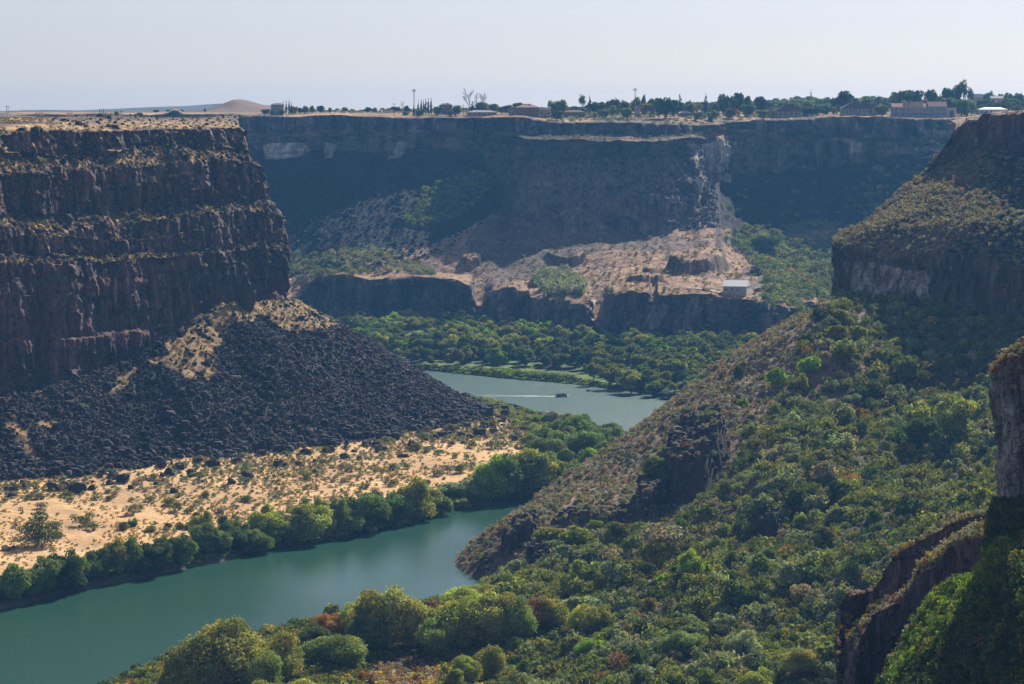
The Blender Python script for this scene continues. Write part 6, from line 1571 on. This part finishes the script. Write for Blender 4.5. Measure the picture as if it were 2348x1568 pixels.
# ================================================================== trees of the far rim
rng = np.random.default_rng(55)
g = 'rim'
RT = [(608, 247, 22, 'green', 20), (624, 250, 12, 'green', 10), (646, 247, 14, 'dark green', 10), (635, 233, 16, 'dark green', 60), (674, 239, 18, 'golden', 40), (687.5, 241, 10, 'dark green', 60), (699.5, 241, 20, 'green', 50), (716, 240, 14, 'green', 60), (735.5, 240, 20, 'dark green', 80), (757, 245, 9, 'green', 60), (790, 244, 14, 'dark green', 160), (843.5, 244, 20, 'dark green', 100), (859, 245, 12, 'green', 80), (907, 241, 26, 'dark green', 180), (933, 240, 16, 'dark green', 120), (930, 252, 16, 'green', 40), (960, 247, 24, 'green', 18),
      (1002, 239, 22, 'green', 30), (1045, 238, 28, 'green', 28), (1032, 250, 18, 'green', 18), (1107.6, 230, 34, 'green', 60), (1131.6, 231, 26, 'olive', 55), (1150, 240, 18, 'green', 60), (1167, 233, 28, 'green', 60), (1184, 230, 32, 'dark green', 120), (1205, 233, 16, 'dark green', 110), (1277, 242, 30, 'dark green', 14), (1289, 224, 26, 'olive', 60), (1270, 228, 30, 'olive', 60),
      (1317, 238, 24, 'green', 90), (1370, 226, 40, 'dark green', 60), (1410, 212, 34, 'green', 90), (1405, 238, 22, 'grey-green', 45), (1381, 242, 30, 'grey-green', 40), (1364, 254, 15, 'grey-green', 25), (1430, 218, 26, 'green', 100), (1437, 241, 32, 'olive', 40), (1458, 211, 30, 'grey-green', 180), (1477, 212, 14, 'green', 160), (1493, 216, 22, 'green', 150), (1479, 231, 24, 'golden', 70), (1495, 231, 18, 'olive', 70), (1511, 218, 24, 'dark green', 50), (1527, 218, 34, 'dark green', 50), (1546, 223, 26, 'dark green', 52), (1581, 219, 20, 'grey-green', 170), (1584, 228, 30, 'olive', 70), (1597, 252, 22, 'green', 35), (1642, 234, 18, 'dark green', 80), (1634, 246, 28, 'green', 28), (1629, 262, 13, 'green', 8),
      (1658, 210, 30, 'dark green', 90), (1676, 206, 26, 'dark green', 90), (1695, 206, 32, 'dark green', 90), (1712.6, 214, 20, 'dark green', 95), (1714, 233, 34, 'green', 55), (1674, 243, 34, 'rust-brown', 35), (1744.6, 209, 26, 'dark green', 95), (1735, 222, 20, 'grey-green', 180), (1750, 247, 30, 'yellow-green', 12), (1762, 223, 24, 'dark green', 120), (1773, 233, 30, 'dark green', 100), (1794, 230, 34, 'green', 90), (1818, 228, 32, 'olive', 90), (1855, 221, 34, 'grey-green', 60), (1845, 236, 20, 'dark green', 40), (1874, 239, 28, 'dark green', 45), (1893, 233, 28, 'green', 60), (1862, 240, 24, 'dark green', 38), (1912.6, 241, 16, 'golden', 38), (1938, 201, 42, 'dark green', 90), (1918, 214, 26, 'dark green', 95), (1984.6, 218, 30, 'green', 80),
      (2022, 228, 36, 'olive', 14), (2058, 204, 36, 'green', 80), (2080, 194, 50, 'dark green', 80), (2095, 206, 30, 'green', 82), (2071, 225, 16, 'yellow-green', 50), (2130, 193, 34, 'dark green', 90), (2156, 203, 26, 'green', 95), (2177, 188, 34, 'dark green', 90), (2192, 186, 26, 'dark green', 92), (2172, 215, 50, 'green', 60), (2204, 219, 46, 'green', 50), (2121, 219, 18, 'reddish', 60), (2140, 220, 24, 'green', 60), (2228, 227, 24, 'grey-green', 60), (2252, 221, 44, 'dark green', 110), (2270, 192, 33, 'grey-green', 330), (2295.5, 209, 18, 'grey-green', 320), (2250, 208, 16, 'grey-green', 330), (2340, 203, 32, 'dark green', 150), (2311.5, 208, 30, 'dark green', 160), (2324, 216, 56, 'green', 110), (2332, 238, 30, 'green', 40), (2215, 240, 20, 'green', 45)]
for x, yt, w, cn, off in RT:
    gd, Yv = rim_ground(x, off); S = Yv / K; h = max(H - (yt - 250) * S - gd.z, 2.0)
    low = h < 4.5
    o = add_tree('bush' if low else 'rim', gd, w * S * 1.25, h, cn, name='shrub' if low else 'broadleaf_tree', cat='shrub' if low else 'tree', parts=not low, rng=rng)
    later_label(o, ('tall ' if h > 14 else '') + cn + (' shrub' if low else ' tree'), 'rim', 'trees on the far rim', pos=(gd.x, gd.y, gd.z + h * .6))
for x, yt, w, cn, off, kd in ((649, 233, 6, 'dark green', 40, 'poplar'), (656, 231, 5.5, 'dark green', 40, 'poplar'), (663, 229, 6.5, 'dark green', 40, 'poplar'), (668, 236, 7, 'dark green', 38, 'poplar'),
        (958.8, 231, 6, 'dark green', 50, 'poplar'), (966, 228, 7, 'dark green', 50, 'poplar'), (970.8, 229.5, 6, 'green', 50, 'poplar'), (976.4, 226, 6.5, 'dark green', 50, 'poplar'), (982, 224.6, 7, 'dark green', 50, 'poplar'), (988.4, 224, 7, 'dark green', 50, 'poplar'), (948.5, 241, 7, 'dark green', 24, 'poplar'),
        (1083, 231, 15, 'dark green', 50, 'conifer'), (1559, 214, 19, 'dark green', 80, 'conifer'), (1618, 215, 20, 'dark green', 75, 'conifer'), (1860, 205, 11, 'grey-green', 330, 'conifer'), (2014, 219, 18, 'dark green', 60, 'conifer'), (1352.5, 221, 13, 'green', 95, 'poplar'), (1992, 222, 14, 'dark green', 70, 'conifer')):
    gd, Yv = rim_ground(x, off); S = Yv / K; h = H - (yt - 250) * S - gd.z
    o = add_tree(kd, gd, w * S, h, cn, name=kd + '_tree', cat=kd, rng=rng)
    later_label(o, 'slim ' + cn + ' ' + kd if kd == 'poplar' else 'pointed ' + cn + ' conifer', 'rim', None, pos=(gd.x, gd.y, gd.z + h * .6))
for x, yt, w, cn, off, lb in ((1335, 213, 25, 'green', 95, 'tall open-crowned green tree standing free against the sky'), (2209, 177, 30, 'dark green', 92, 'tallest tree, dark and sparse with bare twigs on top'), (2224, 195, 18, 'dark green', 92, 'ragged sparse tree just right of the tallest tree'), (1262, 226, 20, 'olive', 62, 'loose olive tree with a see-through crown above the garage')):
    gd, Yv = rim_ground(x, off); S = Yv / K; h = H - (yt - 250) * S - gd.z
    o = add_tree('sparse', gd, w * S, h, cn, rng=rng); o['label'] = lb
for i, (x, yt, w, off, lb) in enumerate(((1077, 201, 30, 70, 'large leafless tree with spreading branches, biggest of the bare trees'), (1093, 210, 18, 75, 'middle leafless tree of the bare group'), (1111, 210, 24, 75, 'right leafless tree of the bare group, above the round green tree'), (924, 229, 9, 120, 'small dead tree left of the radio mast'))):
    gd, Yv = rim_ground(x, off); S = Yv / K; h = H - (yt - 250) * S - gd.z
    mb = BARE[i % 3]; root = empty('bare_tree', gd, 0, (w * S / 9, w * S / 9, h / 15)); tag(root, lb, 'tree')
    m2 = MB(); m2.v = mb.v; m2.f = mb.f; m2.build('branches', M_bark_g, root)
# trees of the distance: a hazy belt, past counting
def belt(Yd, tops, w0, key, step=9, seed=1, cn=('dark green', 'green', 'grey-green')):
    rg = np.random.default_rng(seed); T = [(v.reshape(-1, 3), f, c) for v, f, c in [lobes_cloud(np.random.default_rng(900 + i), tree_lobes(np.random.default_rng(900 + i), 1.0, 1.0, 8, .05), 240, .13) for i in range(4)]]
    xs = np.arange(tops[0][0], tops[-1][0], step); xs = xs + rg.uniform(-3, 3, len(xs)); ys = interp(xs, tops) + rg.uniform(-2.5, 4, len(xs))
    Yv = Yd + rg.uniform(-60, 60, len(xs)); h = np.maximum(H - (ys - 250) * Yv / K - 146, 3); w = np.maximum(h * rg.uniform(.8, 1.5, len(xs)), 6)
    pos = np.stack([(xs - 1174) * Yv / K, Yv, np.full(len(xs), 145.6)], -1); c_, _ = pick(rg, len(xs), list(cn), [1] * len(cn))
    o = scatter_mesh('treeline', T, pos, np.stack([w, w, h], -1), c_, M_leafc); return o
belt(2750, [(560, 251), (700, 249), (850, 247), (1000, 246), (1080, 243), (1200, 241), (1260, 242), (1400, 240), (1640, 226), (1760, 224), (1800, 219), (1850, 214), (1930, 216), (2000, 213), (2040, 217), (2110, 226), (2200, 225), (2348, 220), (2500, 220)], 10, 'a', 7, 1)
belt(2140, [(1270, 243), (1340, 239), (1420, 230), (1500, 228), (1560, 232), (1640, 236), (1700, 232), (1780, 238), (1860, 236), (1940, 236), (2040, 232), (2120, 226), (2200, 224), (2348, 226)], 10, 'c', 9, 5, ('green', 'dark green', 'olive'))
belt(2450, [(1000, 250), (1250, 248), (1340, 244), (1600, 240), (1660, 238), (1780, 235), (1900, 234), (2100, 233), (2240, 236), (2420, 232)], 10, 'b', 8, 2)
for x, yt, w, Yd, lb in ((266, 252, 20, 1620, 'leftmost round dark tree on the distant left plateau'), (299, 256, 15, 1700, 'small tree between the two round trees on the left plateau'), (320, 253, 20, 1650, 'second large round tree on the left plateau'), (285, 260, 6, 1600, 'tiny tree right beside the crossarm pole'), (358, 258, 20, 2100, 'faint wide tree right of the round pair'), (385, 260, 14, 2200, 'faint low tree near the far cliff corner'), (418, 249, 16, 2900, 'blurred blue tree on the skyline left of the mound'), (470, 246, 9, 2150, 'little dark tree on the rim left of the mound')):
    z0 = 145.0; rr = drop((x - 1174) * Yd / K, Yd, ['far', 'cliff_left']); z0 = rr[0].z if rr else 145; S = Yd / K; h = max(H - (yt - 250) * S - z0, 2.5)
    o = add_tree('rim', ((x - 1174) * S, Yd, z0), w * S, h, 'dark green', rng=rng); o['label'] = lb; o['group'] = 'trees on the left plateau'
r = cast(95, 380, ['cliff_left']); S = r[0].y / K
o = add_tree('bush', r[0], 26 * S, 22 * S, 'olive', name='shrub', cat='shrub', parts=False); o['label'] = 'only green shrub on the upper ledge of the left cliff'
# brush along the rim edge and the promontory terraces
far_bushes([(560, 258), (1240, 262), (1260, 300), (1700, 300), (1760, 262), (2400, 262), (2400, 240), (560, 240)], 7, ['grey-brown', 'olive', 'grey-green', 'green'], [4, 2, 1.5, 1], (.4, 1.0), .8, .5, box=(-230, 420, 1850, 2120), nz=.6)
far_bushes([(1240, 290), (1700, 290), (1720, 330), (1240, 330)], 5, ['grey-brown', 'rust-brown', 'olive'], [4, 1, 1], (.3, .8), .9, .6, box=(10, 200, 1840, 2000), nz=.4)
Qp = far_sample([(1290, 335), (1500, 340), (1640, 400), (1650, 520), (1560, 530), (1420, 450), (1330, 440)], 3.4, ['far'], rng, box=(30, 170, 1815, 1960)); Qp = Qp[Qp[:, 5] > .12]
if len(Qp): scatter_mesh('rubble', STONES, Qp[:, :3], (rng.gamma(2, .7, len(Qp)) + .8)[:, None] * np.ones((1, 3)), np.array([.09, .08, .085]) * rng.uniform(.5, 1.9, (len(Qp), 1)), M_stone)

ANCH['spit'] = [('lone pine', 89, 1210), ('talus crest', 545, 700), ('big boulder pair', 175, 1120), ('dense shrub cluster', 1045, 1080), ('shoreline tree bend', 800, 1180), ('river point', 1230, 960), ('dry flat middle', 560, 1110), ('yellowish shore trees', 603, 1200), ('talus tip', 1000, 905), ('open bare sand patch', 950, 1050), ('green side grove', 1230, 1050)]
ANCH['bank'] = [('lone pine', 89, 1210), ('tallest shoreline trees', 850, 1150), ('bright grass strip', 500, 1290), ('first shore bend', 650, 1240), ('grey-green shore bushes', 1055, 1115), ('boat', 1289, 905), ('last water gap', 1280, 1130), ('side grove middle', 1330, 1030), ('lower left shore', 160, 1320)]
ANCH['grove'] = [('boat', 1289, 905), ('path cut', 1372, 745), ('waterfall slit', 1490, 730), ('pump house', 1690, 660), ('grassy bank', 1170, 850), ('talus tip', 900, 820), ('long bench cliff', 900, 700), ('big yellow-green tree', 1448, 870), ('grey thicket', 1280, 650), ('far water end', 1560, 905), ('rock cone', 1235, 740)]
ANCH['hill'] = [('glowing yellow-green tree', 2189, 950), ('bright orange bush', 1978, 945), ('right cliff foot', 2080, 700), ('lime green tree', 1583, 1290), ('dark rock rib', 1595, 1085), ('round green tree', 1502, 1070), ('wide yellowish bush', 1321, 1215), ('cascade', 2220, 1163), ('near bluff', 1940, 1400), ('waterside rock knob', 1160, 1220), ('bare tan streak', 1875, 845), ('right cliff corner', 1915, 660), ('pale boulder slab', 1760, 1205), ('small dry clearing', 1240, 1520), ('twin bottom trees', 1780, 1540), ('brownish olive tree', 1513, 1250), ('basalt pillar', 2300, 1000)]
ANCH['fore'] = [('orange river tree', 770, 1440), ('reddish dry clearing', 910, 1535), ('wood corner bottom left', 420, 1568), ('biggest olive tree', 885, 1420), ('small dry clearing', 1240, 1520), ('near bluff', 1921, 1450), ('waterside rock knob', 1120, 1320)]
ANCH['rim'] = [('stone house', 636, 250), ('radio mast', 949, 225), ('two-storey house', 1022, 247), ('bare trees', 1090, 222), ('grey-roofed house', 1105, 259), ('chimney house', 1209, 250), ('brown house', 1316, 258), ('pale gable house', 1462, 250), ('tall dark conifer', 1559, 235), ('narrow dark conifer', 1618, 232), ('porch house', 1806, 254), ('pyramid-roofed house', 1960, 248), ('pink-roofed house', 2106, 248), ('tallest sparse tree', 2209, 200), ('white flat house', 2275, 252), ('three joined treetops', 1678, 225)]
finish_labels()
# ------------------------------------------------------------------ air, sky, sun, camera
SUN_EL, SUN_AZ = R_(34), R_(25)          # azimuth measured from +Y (view direction) toward +X
HAZE_D, HAZE_C, HAZE_G = .000062, (.17, .46, .95), .2
def air():
    lo = -11.0; hi = 186.0
    for o in scene.objects:
        pass
    mb = MB().box((0, 2400, (lo + hi) / 2), (7200, 5200, hi - lo))
    m, nt, out = newmat('haze')
    v = N(nt, 'ShaderNodeVolumePrincipled'); v.inputs['Color'].default_value = (*HAZE_C, 1); v.inputs['Density'].default_value = HAZE_D
    v.inputs['Anisotropy'].default_value = HAZE_G
    nt.links.new(v.outputs[0], out.inputs['Volume'])
    o = mb.build('haze', m); tag(o, kind='stuff'); return o
air()
w = bpy.data.worlds.new('World'); scene.world = w; w.use_nodes = True
nt = w.node_tree; bg = nt.nodes['Background']
sky = nt.nodes.new('ShaderNodeTexSky'); sky.sky_type = 'NISHITA'; sky.sun_disc = False
sky.sun_elevation = SUN_EL; sky.sun_rotation = SUN_AZ; sky.air_density = 1.0; sky.dust_density = .9; sky.ozone_density = 7.0; sky.altitude = 1100
hs = nt.nodes.new('ShaderNodeHueSaturation'); hs.inputs['Saturation'].default_value = .5; nt.links.new(sky.outputs[0], hs.inputs['Color']); tint = mixcol(nt, 1.0, hs.outputs[0], (1.05, 1.0, 1.045), 'MULTIPLY'); nt.links.new(tint, bg.inputs[0]); bg.inputs[1].default_value = .0505
sl = bpy.data.lights.new('sun', 'SUN'); sl.energy = 5.0; sl.angle = R_(.53); sl.color = (1, .93, .82)
so = bpy.data.objects.new('sun', sl); COL.objects.link(so)
sd = Vector((math.cos(SUN_EL) * math.sin(SUN_AZ), math.cos(SUN_EL) * math.cos(SUN_AZ), math.sin(SUN_EL)))
so.rotation_euler = sd.to_track_quat('Z', 'Y').to_euler()
cd = bpy.data.cameras.new('camera'); cam = bpy.data.objects.new('camera', cd); COL.objects.link(cam)
cam.location = (0, 0, H); cam.rotation_euler = (math.pi / 2, 0, 0)
cd.sensor_width = 36; cd.lens = 90; cd.shift_y = -(784 - 250) / 2348.0; cd.clip_start = 1; cd.clip_end = 20000
scene.camera = cam
scene.view_settings.view_transform = 'Standard'; scene.view_settings.look = 'None'; scene.view_settings.exposure = .8; scene.view_settings.gamma = 1
c = scene.cycles; c.use_denoising = True; c.max_bounces = 5; c.diffuse_bounces = 2; c.glossy_bounces = 2; c.transmission_bounces = 3; c.volume_bounces = 1; c.transparent_max_bounces = 6
c.use_adaptive_sampling = True
